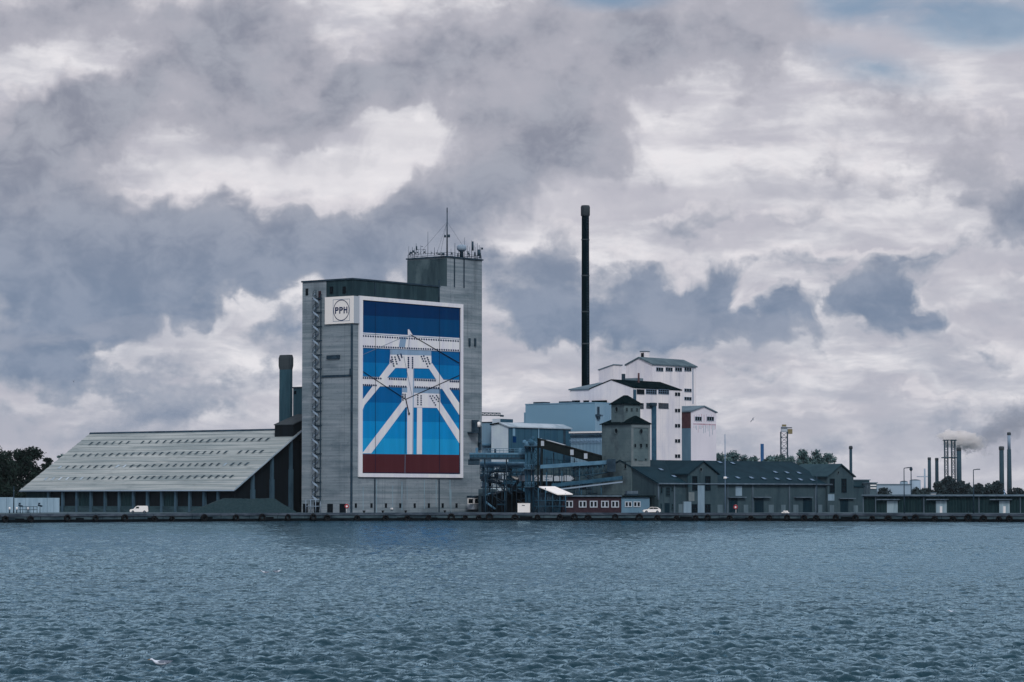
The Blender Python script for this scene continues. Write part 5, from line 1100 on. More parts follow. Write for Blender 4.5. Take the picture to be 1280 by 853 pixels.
# machine deck below
dk = thing('machine_deck', 'cluttered blue steel machine deck with pipes between silo and steel tower', 'machinery', at(628, 640, 764))
r = random.Random(12)
for y, h_ in ((591, .25), (601, .3), (610, .3)):
    a, b = at(601, y, 764), at(658, y, 764); sbox(MB(), a, b, 4, h_).build('deck', M['steel'], dk)
    m = MB(); m.truss(a + Vector((0, -2, .3)), b + Vector((0, -2, .3)), 1.1, 12, .05); m.build('railing', M['blue_steel'], dk)
for i in range(26):
    px = 602 + r.random() * 54; y = r.choice((590.5, 600.5, 609.5)); q = at(px, y, 763); f = Fr((q.x, q.y), (1, 0)); w_ = r.uniform(.25, .9)
    MB().box(f, -w_, w_, -.8, .8, q.z + .3, q.z + r.uniform(.9, 1.9)).build('machine_box', M[r.choice(('blue_pale', 'blue_steel', 'steel', 'steel', 'p_grey'))], dk)
for px in (604, 612, 621, 630, 638, 646, 653): MB().tube((gx(px, 766), 766, Z0), at(px, 583, 766), .14, n=6).build('column', M['blue_steel' if px % 2 else 'steel'], dk)
for p_, q_ in (((602, 600), (634, 606)), ((634, 606), (657, 618)), ((640, 613), (657, 588)), ((612, 591), (640, 583))): MB().tube(at(*p_, 761), at(*q_, 761), .4, n=8).build('chute', M['steel'], dk)
for i in range(22):
    x0, x1 = 601 + r.random() * 50, 0; x1 = x0 + r.uniform(4, 16); y0 = r.uniform(584, 636); y1 = y0 + r.choice((0, 0, -3, 5, 9)); Yd = r.uniform(755, 762)
    MB().tube(at(x0, y0, Yd), at(x1, y1, Yd), r.choice((.1, .14, .2, .3)), n=6).build('pipe', M[r.choice(('steel', 'steel', 'blue_steel', 'blue_pale'))], dk)
for i in range(9): px = 603 + i * 6.1 + r.uniform(-1, 1); MB().tube((gx(px, 757), 757, Z0), at(px, r.choice((583, 592, 602)), 757), .1, n=5).build('stanchion', M['steel'], dk)
cn = at(641, 596.5, 764); f = frpx(637, 763, 652, 764); MB().prism(f, [(0, f.z(637, 595)), (f.u(645), f.z(645, 599.5)), (f.u(652), f.z(652, 599.5)), (f.u(652), f.z(652, 595.2))], -2, 0).build('pale_hood', M['white'], dk)
# steel tower
q = at(661.5, 640, 748); q.z = Z0
tw_ = thing('steel_conveyor_tower', 'blue steel lattice tower where the conveyors meet, left of the dark sloping gallery', 'tower', q)
for px in (657.5, 661.5, 666.5):
    MB().tube((gx(px, 748), 748, Z0), at(px, 556, 748), .5 if px == 661.5 else .28, n=8).build('column', M['blue_steel'], tw_)
m = MB()
for k in range(8):
    y0, y1 = 640 - k * 10, 630 - k * 10; m.tube(at(666.5, y0, 747.9), at(676, y1, 747.9), .1, n=4); m.tube(at(676, y0, 747.9), at(666.5, y1, 747.9), .1, n=4); m.tube(at(666.5, y1, 747.9), at(676, y1, 747.9), .1, n=4)
m.build('cross_bracing', M['blue_steel'], tw_)
MB().tube((gx(676, 748), 748, Z0), at(676, 552, 748), .25, n=8).build('column', M['steel'], tw_)
for y, x0, x1 in ((559, 655, 672), (588, 655, 668), (610, 655, 668)): 
    a, b = at(x0, y, 748), at(x1, y, 748); sbox(MB(), a, b, 4, .3).build('platform', M['steel'], tw_)
    MB().truss(a + Vector((0, -2, .3)), b + Vector((0, -2, .3)), 1.1, 5, .05).build('railing', M['blue_pale'], tw_)
for px, y, r_, mt_ in ((659, 556, .8, 'blue_pale'), (664, 553.5, 1.0, 'blue_steel'), (669, 556.5, .7, 'blue_pale'), (655.5, 553, .6, 'blue_pale'), (666, 548.5, .6, 'blue_steel')):
    q = at(px, y, 747); MB().lathe(q + Vector((0, 0, -r_)), [(.2, 0), (r_ * .8, r_ * .4), (r_, r_), (r_ * .7, r_ * 1.7), (.2, r_ * 2)], 12).build('drive_unit', M[mt_], tw_)
# dark sloping gallery
f = frpx(672, 742, 752, 738)
a, b = f.p(f.u(673.5), 0, f.z(673.5, 559.5)), f.p(f.u(751), 0, f.z(751, 581)); ha = f.z(673.5, 549.3) - f.z(673.5, 559.5)
dg = thing('sloping_gallery', 'dark enclosed conveyor gallery sloping down to the old tower, with three pale hatches', 'conveyor', a)
sbox(MB(), a, b, 3.2, ha).build('gallery', M['conveyor_brown'], dg); sbox(MB(), a + Vector((0, 0, ha + .004)), b + Vector((0, 0, ha + .004)), 3.6, .3).build('roof', M['conveyor_brown'], dg)
sbox(MB(), a.lerp(b, .14) + Vector((0, .3, ha + .32)), a.lerp(b, .42) + Vector((0, .3, ha + .32)), 2.6, .12).build('roof_sheet', M['sign_side'], dg)
for x0, x1, y0, y1 in ((676.2, 680, 551.3, 557.6), (712.8, 717, 562.3, 569), (730, 734.2, 567, 573.6)): plate(dg, 'hatch', f, x0, y0, x1, y1, 'sign_side', 1.75, 1.5)
for px in (672.6, 677.6): MB().tube((gx(px, 741), 741, Z0), at(px, 549, 741), .22, n=6).build('leg', M['conveyor_brown'], dg)
MB().truss(at(672.6, 558, 741), at(677.6, 558, 741), 1.9, 1, .1).build('head_frame', M['steel_light'], dg)
for px, y1 in ((692, 566), (705, 569), (718, 573), (735, 577)): MB().tube((gx(px, 742), 742, Z0), at(px, y1, 742), .13, n=6).build('leg', M['steel'], dg)
# blue conveyor with a truss under it
a, b = at(676, 586, 739), at(764, 580, 736)
g3 = thing('truss_conveyor', 'blue conveyor on a lattice truss below the dark gallery, ending at the old tower', 'conveyor', a)
sbox(MB(), a, b, 1.6, .95).build('gallery', M['blue_pale'], g3); MB().truss(a + Vector((8, 0, -2.0)), b + Vector((-.6, 0, -2.2)), 2.1, 14, .09, 1.4).build('truss', M['blue_steel'], g3)
q = at(763, 590, 735); f_ = Fr((q.x, q.y), (1, 0)); MB().box(f_, -.9, 1.3, -1, 1, q.z, at(763, 574, 735).z).build('head_house', M['steel'], g3)
legs(g3, [a.lerp(b, t_) + Vector((0, 0, -1)) for t_ in (.08, .3, .55)], .14)
m = MB()
for i in range(10):
    px = 680 + i * 4.6; m.tube((gx(px, 744), 744, at(px, 596, 744).z), at(px, 571 + i * .9, 744), .09, n=4)
    if i % 3 == 0: m.tube(at(680, 574 + i * 2, 744), at(722, 577 + i * 2, 744), .08, n=4)
m.build('scaffold', M['blue_steel'], g3)
r = random.Random(31)
for i in range(20):
    x0 = 680 + r.random() * 62; x1 = x0 + r.uniform(4, 18); y0 = r.uniform(588, 618); Yd = r.uniform(742, 750); y1 = y0 + r.choice((0, 0, 0, -4, 6))
    MB().tube(at(x0, y0, Yd), at(x1, y1, Yd), r.choice((.08, .1, .16)), n=5).build('pipe', M[r.choice(('steel', 'blue_steel', 'blue_pale'))], g3)
for i in range(8): px = 683 + i * 8.3; MB().tube((gx(px, 748), 748, Z0), at(px, 572 + i * 2.0, 748), .09, n=5).build('stanchion', M['blue_steel' if i % 2 else 'steel'], g3)
# lower conveyor
a, b = at(690, 609.5, 734), at(778, 599.8, 731)
g4 = thing('low_conveyor', 'lowest blue conveyor rising right to the old tower above the brick office roof', 'conveyor', a)
sbox(MB(), a, b, 1.5, .95).build('gallery', M['blue_steel'], g4); sbox(MB(), a + Vector((1, -.8, -.75)), b + Vector((0, -.8, -.75)), .3, .35).build('pale_flange', M['steel_light'], g4)
legs(g4, [a.lerp(b, t_) for t_ in (.15, .42, .7)], .13)
# pale flat roofed shelter
f = frpx(660, 756, 722, 760); sh = thing('flat_shelter', 'open shelter with a thick pale flat roof under the blue truss conveyor', 'shelter', f.p(f.u(690), 0, Z0))
MB().prism(f, [(f.u(656), f.z(656, 601.5)), (f.u(714), f.z(714, 601.5)), (f.u(718), f.z(718, 598.5)), (f.u(713), f.z(713, 594.2)), (f.u(656), f.z(656, 594.2))], -6, 0).build('roof', M['sign_side'], sh)
for px in (662, 673, 684, 695, 706): MB().box(f, f.u(px) - .15, f.u(px) + .15, -.4, -.1, Z0, f.z(px, 601.6)).build('post', M['steel_light' if px == 673 else 'steel'], sh)
MB().box(f, f.u(668), f.u(714), -5.5, -5, Z0, f.z(690, 602)).build('rear_wall', M['steel'], sh)
# pale canopy over the hopper
hpY = 721
f = frpx(664, hpY, 716, hpY - 2); hp = thing('loading_hopper', 'dark loading hopper under a tilted white sheet canopy at the quay', 'hopper', f.p(f.u(690), 0, Z0))
def fp(px, py, w_): u_, z_ = f.uz(px, py, 0); return f.p(u_, w_, z_)
MB().sheet([fp(673.5, 608.2, -.2), fp(698, 617.8, 1.2), fp(715.5, 617.5, -.4), fp(691, 608, -3)], .25).build('canopy', M['white'], hp)
for x0, x1, y0, y1, w0, w1, mt_ in ((672, 690, 616, 641.5, -4, -2.4, 'steel'), (690, 702, 620, 641.5, -4.5, -3, 'blue_steel'), (684, 702, 618.2, 626, -2.3, -.6, 'steel')):
    MB().pbox(f, x0, y0, x1, y1, w0, w1).build('bin', M[mt_], hp)
for px in (673, 682, 691, 700, 707): MB().tube(f.p(f.u(px), .2, Z0), f.p(f.u(px), .2, f.z(px, 610 if px < 690 else 617)), .12, n=5).build('post', M['blue_steel'], hp)
m = MB()
for i in range(9):
    x0 = 672 + i * 4; m.tube(f.p(f.u(x0), .1, f.z(x0, 641)), f.p(f.u(x0 + 5), .1, f.z(x0 + 5, 622)), .07, n=4); m.tube(f.p(f.u(x0 + 5), .12, f.z(x0 + 5, 641)), f.p(f.u(x0), .12, f.z(x0, 622)), .06, n=4)
m.build('bracing', M['steel'], hp)
for z_ in (626, 633): MB().tube(f.p(f.u(668), .25, f.z(668, z_)), f.p(f.u(708), .25, f.z(708, z_)), .09, n=5).build('rail', M['blue_steel'], hp)
MB().tube(f.p(f.u(683), -1.5, f.z(683, 618)), f.p(f.u(690), -1.5, f.z(690, 636)), .5, n=8).build('chute', M['steel'], hp)
# arch roofed store, doorway wall, cabin, white container
f = frpx(617, 764, 662, 766); ar = thing('arched_store', 'low dark store with a shallow arched roof behind the white container', 'shed', f.p(f.u(640), 0, Z0))
prof = [(f.u(620), Z0)] + [(f.u(620) + (f.u(661) - f.u(620)) * t_, f.z(620, 622.5) + (f.z(640, 614.5) - f.z(620, 622.5)) * math.sin(math.pi * (t_ * .86 + .14) * .98)) for t_ in [i / 12 for i in range(13)]] + [(f.u(661), Z0)]
MB().prism(f, prof, -9, 0).build('wall', M['shed_wall'], ar)
m = MB(); tp = prof[1:-1]
for p_, q_ in zip(tp, tp[1:]): m.sheet([f.p(p_[0], .3, p_[1] + .28), f.p(q_[0], .3, q_[1] + .28), f.p(q_[0], -9.2, q_[1] + .28), f.p(p_[0], -9.2, p_[1] + .28)], .25)
m.build('roof', M['steel'], ar); plate(ar, 'door', f, 626, 619.5, 650, 641.5, 'black', .05)
f = frpx(600.5, 772, 620, 772); gw = thing('doorway_block', 'grey concrete block with a tall dark doorway at the right foot of the silo', 'outbuilding', f.p(f.u(610), 0, Z0))
MB().box(f, f.u(598), f.u(620), -6, 0, Z0, f.z(610, 611.5)).build('wall', M['silo_plain'], gw); plate(gw, 'door', f, 601.8, 620.2, 615.8, 641.2, 'black', .06)
cbn = thing('sentry_cabin', 'small pale cabin with two dark windows raised on the right foot of the silo', 'cabin', FRr.p(FRr.u(592), 1, FRr.z(592, 637.5)))
ua, ub, za, zb_ = FRr.u(584.3), FRr.u(600), FRr.z(592, 637), FRr.z(592, 622)
MB().box(FRr, ua, ub, .02, 2.2, za, zb_).build('wall', M['sign_side'], cbn); MB().box(FRr, ua - .3, ub + .3, .02, 2.6, zb_ + .004, zb_ + .45).build('roof', M['steel'], cbn)
win(cbn, FRr, 584.6, 623, 591.6, 630.2, 1, 1, 'white', .2, 2.2, 'black'); win(cbn, FRr, 592.4, 623, 599.2, 630.2, 1, 1, 'white', .2, 2.2, 'black')
sp_ = thing('silo_platform', 'small dark hoist platform with a pale drum high on the right edge of the silo', 'platform', FRr.p(FRr.u(594), 1, FRr.z(594, 541)))
plate(sp_, 'deck', FRr, 592, 540, 599.2, 541.6, 'steel', 2.2, .02); plate(sp_, 'cabinet', FRr, 594.3, 525, 598.5, 540, 'steel', 1.4, .02); MB().lathe(FRr.p(FRr.u(593.4), 1.2, FRr.z(593.4, 534)), [(.6, 0), (.65, 1.2), (.3, 1.4)], 10).build('drum', M['white'], sp_)
sd_ = thing('cable_riser', 'dark cable riser climbing the right edge of the silo above the conveyor bridge', 'cable riser', FRr.p(lv, .3, FRr.z(601, 563))); plate(sd_, 'duct', FRr, 600.2, 533, 602, 563, 'steel', .8, .02); plate(sd_, 'box', FRr, 599, 551, 602.2, 553.5, 'steel', 1.1, .81)
f = frpx(647, 724, 664, 724); ct = thing('white_container', 'white steel container standing at the quay edge right of the arched store', 'container', f.p(f.u(655), -1, Z0))
x0, x1, y0 = 647, 662.6, 630
MB().box(f, f.u(x0), f.u(x1), -2.4, 0, Z0 + .12, f.z(655, y0)).build('body', M['white'], ct); MB().box(f, f.u(x0) - .05, f.u(x1) + .05, -2.45, .06, f.z(655, y0) + .004, f.z(655, y0) + .16).build('lid', M['white'], ct)
for i in range(8): u_ = f.u(x0) + (f.u(x1) - f.u(x0)) * (i + .5) / 8; MB().box(f, u_ - .07, u_ + .07, 0, .05, Z0 + .2, f.z(655, y0) - .15).build('rib', M['sign'], ct)
for x_ in (x0 + 1, x1 - 1): MB().box(f, f.u(x_) - .2, f.u(x_) + .2, -2.2, -.2, Z0, Z0 + .118).build('skid', M['steel'], ct)
plate(ct, 'latch', f, 652.5, 631.6, 656, 632.4, 'steel', .08)
# ================================================================== QUAY FURNITURE
def quay_pt(px, back=0.0):
    k = (px - PX0) / F
    for a, b in zip(QP, QP[1:]):
        ka, kb = a.x / a.y, b.x / b.y
        if ka <= k <= kb:
            d = b - a; t_ = (k * a.y - a.x) / (d.x - k * d.y); q = a + d * t_; n = Vector((d.y, -d.x, 0)).normalized(); return q - n * back, n, d.normalized()
def lifebuoy(px, y, label):
    q, n, d = quay_pt(px, 6); th = thing('lifebuoy_post', label, 'lifebuoy', (q.x, q.y, Z0)); z_ = at(px, y, q.y).z
    MB().tube((q.x, q.y, Z0), (q.x, q.y, z_ + .6), .08, n=6).build('post', M['white'], th)
    m = MB(); R_, r_ = .42, .15; NA, NBb = 20, 8; c = Vector((q.x, q.y, z_)) + n * .2; vs = []
    for i in range(NA):
        a = 2 * math.pi * i / NA; e = d * math.cos(a) + Vector((0, 0, math.sin(a)))
        vs += [c + e * (R_ + r_ * math.cos(2 * math.pi * j / NBb)) + n * r_ * math.sin(2 * math.pi * j / NBb) for j in range(NBb)]
    fcs = [(i * NBb + j, ((i + 1) % NA) * NBb + j, ((i + 1) % NA) * NBb + (j + 1) % NBb, i * NBb + (j + 1) % NBb) for i in range(NA) for j in range(NBb)]
    m.add(vs, fcs, True); m.build('ring', M['red'], th); MB().box(Fr((c.x, c.y), (d.x, d.y)), -.3, .3, -.14, -.02, z_ - .3, z_ + .3).build('board', M['white'], th)
lifebuoy(441.6, 633, 'red lifebuoy on a white post at the near corner of the silo')
lifebuoy(908.3, 634, 'red lifebuoy on a white post at the foot of the tall mast before the warehouse')
th, q = post(906.6, 543, 712, 'tall thin mast standing before the long warehouse', 'mast', 'mast', .13, 'p_grey')
MB().lathe(Vector((q.x, q.y, at(906.6, 599, 712).z)), [(.1, 0), (.4, .1), (.4, .5), (.1, .6)], 10).build('collar', M['white'], th)
th, q = post(1021.2, 592, 714, 'plain dark lamp pole before the second cross gable of the warehouse', 'pole', 'pole', .15)
for px, y0, Y, lab in ((1130.4, 585.5, 706, 'street lamp with a short arm before the low shed, left of the bare-topped pole'), (1217.2, 587.5, 700, 'street lamp with a short arm before the low shed, nearest the two right-hand chimneys')):
    q = at(px, 640, Y); q.z = Z0; th = thing('street_lamp', lab, 'street lamp', q, 'lamps on the quay'); zt_ = at(px, y0, Y).z
    MB().tube(q, Vector((q.x, q.y, zt_)), .15, .1).build('pole', M['steel'], th)
    MB().tube(Vector((q.x, q.y, zt_)), Vector((q.x + .9, q.y - .1, zt_ + .12)), .1, n=6).build('arm', M['steel'], th); MB().box(Fr((q.x + .9, q.y - .1), (1, 0)), -.1, .7, -.18, .18, zt_ + .02, zt_ + .25).build('lamp_head', M['steel'], th)
th, q = post(1139.2, 589, 760, 'bare pole with a dark bulb top right of the left street lamp', 'pole', 'pole', .16); MB().lathe(Vector((q.x, q.y, at(1139, 589, 760).z)), [(.2, 0), (.45, .4), (.3, 1.0), (.1, 1.1)], 8).build('bulb_head', M['steel'], th)
BOL = [(457, 'first'), (480.5, 'second'), (509, 'third'), (558, 'fourth')]
for px, nth in BOL:
    q, n, d = quay_pt(px, 1.2); th = thing('mooring_bollard', f'dark iron mooring bollard on the quay under the mural, {nth} from the lifebuoy', 'bollard', (q.x, q.y, Z0 + .13), 'mooring bollards')
    MB().lathe((q.x, q.y, Z0), [(.3, 0), (.22, .15), (.2, .4)], 12).build('stem', M['rubber'], th); MB().lathe((q.x, q.y, Z0 + .4), [(.2, 0), (.38, .08), (.4, .2), (.2, .3)], 12).build('cap', M['rubber'], th)
# tyre fenders along the quay wall
def tyre_mesh():
    m = MB(); NA, prof = 24, [(.42, -.20), (.42, .20), (.58, .26), (.78, .24), (.86, .12), (.86, -.12), (.78, -.24), (.58, -.26)]; k = len(prof); vs = []
    for i in range(NA):
        a = 2 * math.pi * i / NA; vs += [Vector((r_ * math.cos(a), y_, r_ * math.sin(a))) for r_, y_ in prof]
    m.add(vs, [(i * k + j, ((i + 1) % NA) * k + j, ((i + 1) % NA) * k + (j + 1) % k, i * k + (j + 1) % k) for i in range(NA) for j in range(k)], True); return m.mesh('tyre_fender', (0, 0, 0))
ty_me = tyre_mesh(); ty_me.materials.append(M['rubber'])
chain = MB().tube((0, -.0, .5), (0, .18, 1.45), .05, n=4).mesh('chain', (0, 0, 0)); chain.materials.append(M['steel'])
TY = [7, 38.5, 84.4, 119.6, 156, 192.7, 215, 255.4, 294.8, 327.5, 359.5, 391, 409, 446.4, 482, 509, 535.4, 563.8, 581.3, 598, 612, 644, 672, 700, 718, 735, 769, 799, 822, 846, 869.5, 884.7, 912, 938.5, 961.5, 983.8, 1005, 1020, 1044.6, 1069, 1090, 1110, 1131, 1143.8, 1168, 1190.7, 1209.8, 1228.6, 1248, 1261]
LM = {7: 'the far left end of the pale yard wall', 38.5: 'the two valve posts', 84.4: 'the first bays right of the yard wall', 156: 'the front of the white van', 192.7: 'the rear of the white van', 255.4: 'the left flank of the gravel heap', 294.8: 'the middle of the gravel heap', 359.5: 'the right flank of the gravel heap',
      391: 'the foot of the spiral stair', 446.4: 'the red lifebuoy at the silo corner', 509: 'the middle of the mural', 581.3: 'the raised pale cabin', 612: 'the tall dark doorway', 644: 'the white container', 672: 'the loading hopper', 735: 'the maroon brick office', 799: 'the grey office', 822: 'the silver-white car', 884.7: 'the pale strip in the first cross gable',
      912: 'the tall mast and its lifebuoy', 1044.6: 'the second cross gable', 1110: 'the left sliding door of the low shed', 1168: 'the middle sliding door of the low shed', 1209.8: 'the right street lamp', 1248: 'the right sliding door of the low shed'}
nths = ['', 'first', 'second', 'third', 'fourth', 'fifth', 'sixth']; cur, k = None, 0
for px in TY:
    if px in LM: cur, k = LM[px], 0; lab = f'tyre fender below {cur}'
    else: k += 1; lab = f'tyre fender {nths[k]} right of the one below {cur}'
    q, n, d = quay_pt(px); t_ = bpy.data.objects.new('tyre_fender', ty_me); COL.objects.link(t_); t_.location = q + n * .32 + Vector((0, 0, .80 + random.uniform(-.22, .12)))
    t_.rotation_euler.z = math.atan2(d.y, d.x); k_ = random.uniform(.78, 1.1); t_.scale = (k_, 1, k_); t_.rotation_euler.y = random.uniform(-.2, .2); tag(t_, lab, 'tyre', 'tyre fenders on the quay wall')
    c_ = bpy.data.objects.new('chain', chain); COL.objects.link(c_); c_.parent = t_; c_.rotation_euler = (0, 0, 0)
# small litter of the apron: two pale blocks by the warehouse
for px, lab in ((975.5, 'small white heap of sacks before the warehouse, right of its mid doors'),):
    q, n, d = quay_pt(px, 3); m = MB(); f = Fr((q.x, q.y), (d.x, d.y)); th = thing('sack_heap', lab, 'sacks', (q.x, q.y, Z0))
    for i, (u_, z_) in enumerate(((-.6, 0), (.1, 0), (.7, 0), (-.2, .33), (.4, .33))): MB().lathe(f.p(u_, 0, Z0 + z_), [(.2, 0), (.36, .08), (.36, .24), (.2, .33)], 10).build('sack', M['sign'], th)
# ================================================================== TREES
def tree(px0, px1, ytop, Y, label, seed, leafm='leaf', ybase=None, n_leaf=2600, leaf=.55, shape=1.0, name='tree', group=None, grow=1.0, cat='tree', open_=0.0, skirt=0):
    r = random.Random(seed); x0, x1 = gx(px0, Y), gx(px1, Y); H = (at((px0 + px1) / 2, ytop, Y).z - Z0) * 1.05; W = (x1 - x0) / 2
    base = Vector(((x0 + x1) / 2, Y, Z0)); th = thing(name, label, cat, base, group)
    m = MB(); tr = max(.18, H * .022); fork = base + Vector((r.uniform(-.1, .1) * W, 0, H * .34))
    m.tube(base, fork, tr, tr * .75, 8); clumps = []; nl = 8
    for i in range(nl):
        a = 2 * math.pi * i / nl + r.uniform(-.3, .3); rad = r.uniform(.35, .92) * W * .74; h_ = H * r.uniform(.45, .92) * (1 - .20 * (rad / W) ** 2)
        e = base + Vector((rad * math.cos(a), rad * .8 * math.sin(a), h_)); mid = fork.lerp(e, .5) + Vector((0, 0, H * .03))
        m.tube(fork, mid, tr * .5, tr * .32, 6); m.tube(mid, e, tr * .32, tr * .1, 6); clumps.append((e, r.uniform(.26, .42)))
        for _ in range(2):
            e2 = mid + Vector((r.uniform(-.4, .4) * W, r.uniform(-.4, .4) * W, r.uniform(.02, .2) * H)); m.tube(mid, e2, tr * .22, tr * .07, 5); clumps.append((e2, r.uniform(.2, .34)))
    clumps.append((base + Vector((r.uniform(-.15, .15) * W, 0, H * .88)), .34))
    for _ in range(10): a = r.random() * 6.28; k = r.uniform(.3, .82); clumps.append((base + Vector((W * k * math.cos(a), W * k * .8 * math.sin(a), H * r.uniform(.32, .8))), r.uniform(.16, .3)))
    for _ in range(skirt): a = r.random() * 6.28; k = r.uniform(.2, .9); clumps.append((base + Vector((W * k * math.cos(a), W * k * .8 * math.sin(a), H * r.uniform(.08, .45))), r.uniform(.22, .36)))
    m.build('trunk', M['bark'], th)
    g = np.random.default_rng(seed); cs = np.array([list(c) for c, _ in clumps]); rs = np.array([k for _, k in clumps]) * W * (1 - open_)
    ci = g.choice(len(cs), n_leaf, p=rs ** 2 / (rs ** 2).sum()); d = g.normal(size=(n_leaf, 3)); d /= np.linalg.norm(d, axis=1)[:, None]
    p = cs[ci] + d * (rs[ci] * (g.random(n_leaf) ** .45))[:, None] * np.array([1, 1, .8])
    p += g.normal(size=p.shape) * W * .07
    p[:, 2] = np.minimum(p[:, 2], Z0 + H * (1 + .02 * g.normal(size=n_leaf))); p[:, 2] = np.maximum(p[:, 2], Z0 + H * .06)
    a1 = g.normal(size=(n_leaf, 3)); a1 /= np.linalg.norm(a1, axis=1)[:, None]; a2 = np.cross(a1, g.normal(size=(n_leaf, 3))); a2 /= np.linalg.norm(a2, axis=1)[:, None]
    s_ = (leaf * g.uniform(.5, 1.2, n_leaf))[:, None]
    vs = np.stack([p - a1 * s_, p + a2 * s_ * .55, p + a1 * s_, p - a2 * s_ * .55], 1).reshape(-1, 3)
    mb = MB(); mb.v = [tuple(x) for x in vs.tolist()]; mb.f = [(4 * i, 4 * i + 1, 4 * i + 2, 4 * i + 3) for i in range(n_leaf)]; mb.sm = [False] * n_leaf
    c_ = mb.build('crown', M[leafm], th); c_['kind'] = 'stuff'; return th
tree(-38, 24, 560, 815, 'big dark tree at the far left edge behind the yard wall', 1, n_leaf=14000, leaf=.42, skirt=14)
tree(12, 56, 559.5, 838, 'big dark tree touching the left roof slope of the shed', 2, n_leaf=13000, leaf=.42, skirt=14)
tree(-8, 30, 563, 850, 'dark tree between the two biggest trees at the far left', 3, n_leaf=10000, leaf=.42, skirt=14)
tree(48, 68, 570, 846, 'small dark tree with a ragged top beside the shed roof slope', 4, n_leaf=5000, leaf=.36, skirt=14)
tree(70, 84, 563.5, 905, 'lone small tree peeping over the sloping end of the shed roof', 5, 'leaf2', n_leaf=900, leaf=.5)
TR = [(892, 912, 566.5, 'left tree of the clump right of the white annex, above the warehouse ridge'), (908, 932, 565, 'tree in front of the white sky right of the annex, second from it'), (933, 947, 571, 'small round tree left of the blue chimney above the warehouse ridge'), (954, 968, 570, 'small tree right of the blue chimney above the warehouse ridge'),
      (964, 982, 568.5, 'tree at the left foot of the lattice hoist tower'), (979, 996, 569.5, 'low tree at the right foot of the lattice hoist tower'), (994, 1017, 562.5, 'tallest tree above the warehouse ridge, left one of the right clump'), (1010, 1032, 562.5, 'broad tree above the second cross gable of the warehouse'), (1024, 1043, 567, 'rightmost tree above the warehouse, beside the round chimney')]
for i, (a, b, y, lab) in enumerate(TR): tree(a - 6, b + 6, y, 985 + 9 * (i % 3), lab, 20 + i, 'leaf2', n_leaf=8000, leaf=.42, skirt=8, group='trees behind the long warehouse', open_=-.08)
FT = [(1098, 1112, 612, 'low far tree left of the left street lamp'), (1112, 1128, 611, 'low far tree right before the far tanks'), (1138, 1152, 611, 'low far tree below the far tank'), (1150, 1166, 612, 'low far tree below the twin chimneys'),
      (1168, 1182, 604, 'dark far tree left of the lattice pair tower'), (1178, 1196, 597, 'tallest dark far tree in front of the lattice pair tower'), (1192, 1208, 603, 'dark far tree below the smoking chimney'), (1203, 1216, 606, 'dark far tree left of the right street lamp'),
      (1219, 1227, 604.5, 'small far tree right of the right street lamp'), (1229, 1243, 606, 'far tree left of the pale dome'), (1238, 1254, 603, 'far tree in front of the pale dome'), (1262, 1282, 612, 'low far tree at the right edge')]
for i, (a, b, y, lab) in enumerate(FT): tree(a - 3, b + 3, y, 1500 + 30 * (i % 4), lab, 50 + i, 'leaf_far', n_leaf=1600, leaf=1.0, open_=-.3, group='far trees behind the low shed')
# ================================================================== FAR CHIMNEYS AND POWER STATION
def stack_(px, w_, y0, Y, label, name='far_chimney', mt_='far_stack', cap=None, taper=1.12, pale=None):
    q = at(px, 620, Y); q.z = Z0; k = Y / F; th = thing(name, label, 'chimney', q); zt_ = at(px, y0, Y).z; r_ = w_ / 2 * k
    z1 = zt_ if pale is None else at(px, pale, Y).z
    MB().lathe(q, [(r_ * taper, 0), (r_, z1 - Z0)], 20).build('shaft', M[mt_], th)
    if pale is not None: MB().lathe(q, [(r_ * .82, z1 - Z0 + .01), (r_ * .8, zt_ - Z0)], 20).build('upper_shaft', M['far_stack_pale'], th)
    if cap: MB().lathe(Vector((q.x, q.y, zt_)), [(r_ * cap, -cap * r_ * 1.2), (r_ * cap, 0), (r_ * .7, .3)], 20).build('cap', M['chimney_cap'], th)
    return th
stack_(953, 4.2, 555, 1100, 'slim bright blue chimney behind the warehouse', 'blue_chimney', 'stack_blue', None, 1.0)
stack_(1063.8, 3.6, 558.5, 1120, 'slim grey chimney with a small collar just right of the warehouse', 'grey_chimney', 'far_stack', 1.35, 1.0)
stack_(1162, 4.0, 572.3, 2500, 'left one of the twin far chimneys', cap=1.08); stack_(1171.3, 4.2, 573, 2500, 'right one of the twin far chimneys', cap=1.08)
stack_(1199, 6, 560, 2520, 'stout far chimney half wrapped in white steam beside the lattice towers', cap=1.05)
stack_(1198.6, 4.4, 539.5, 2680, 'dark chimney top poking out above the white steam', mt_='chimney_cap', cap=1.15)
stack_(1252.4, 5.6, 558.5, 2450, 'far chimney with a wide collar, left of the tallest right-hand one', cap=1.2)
stack_(1261.9, 5.0, 541, 2450, 'tallest far right chimney with a pale upper half', cap=1.0, taper=1.3, pale=562)
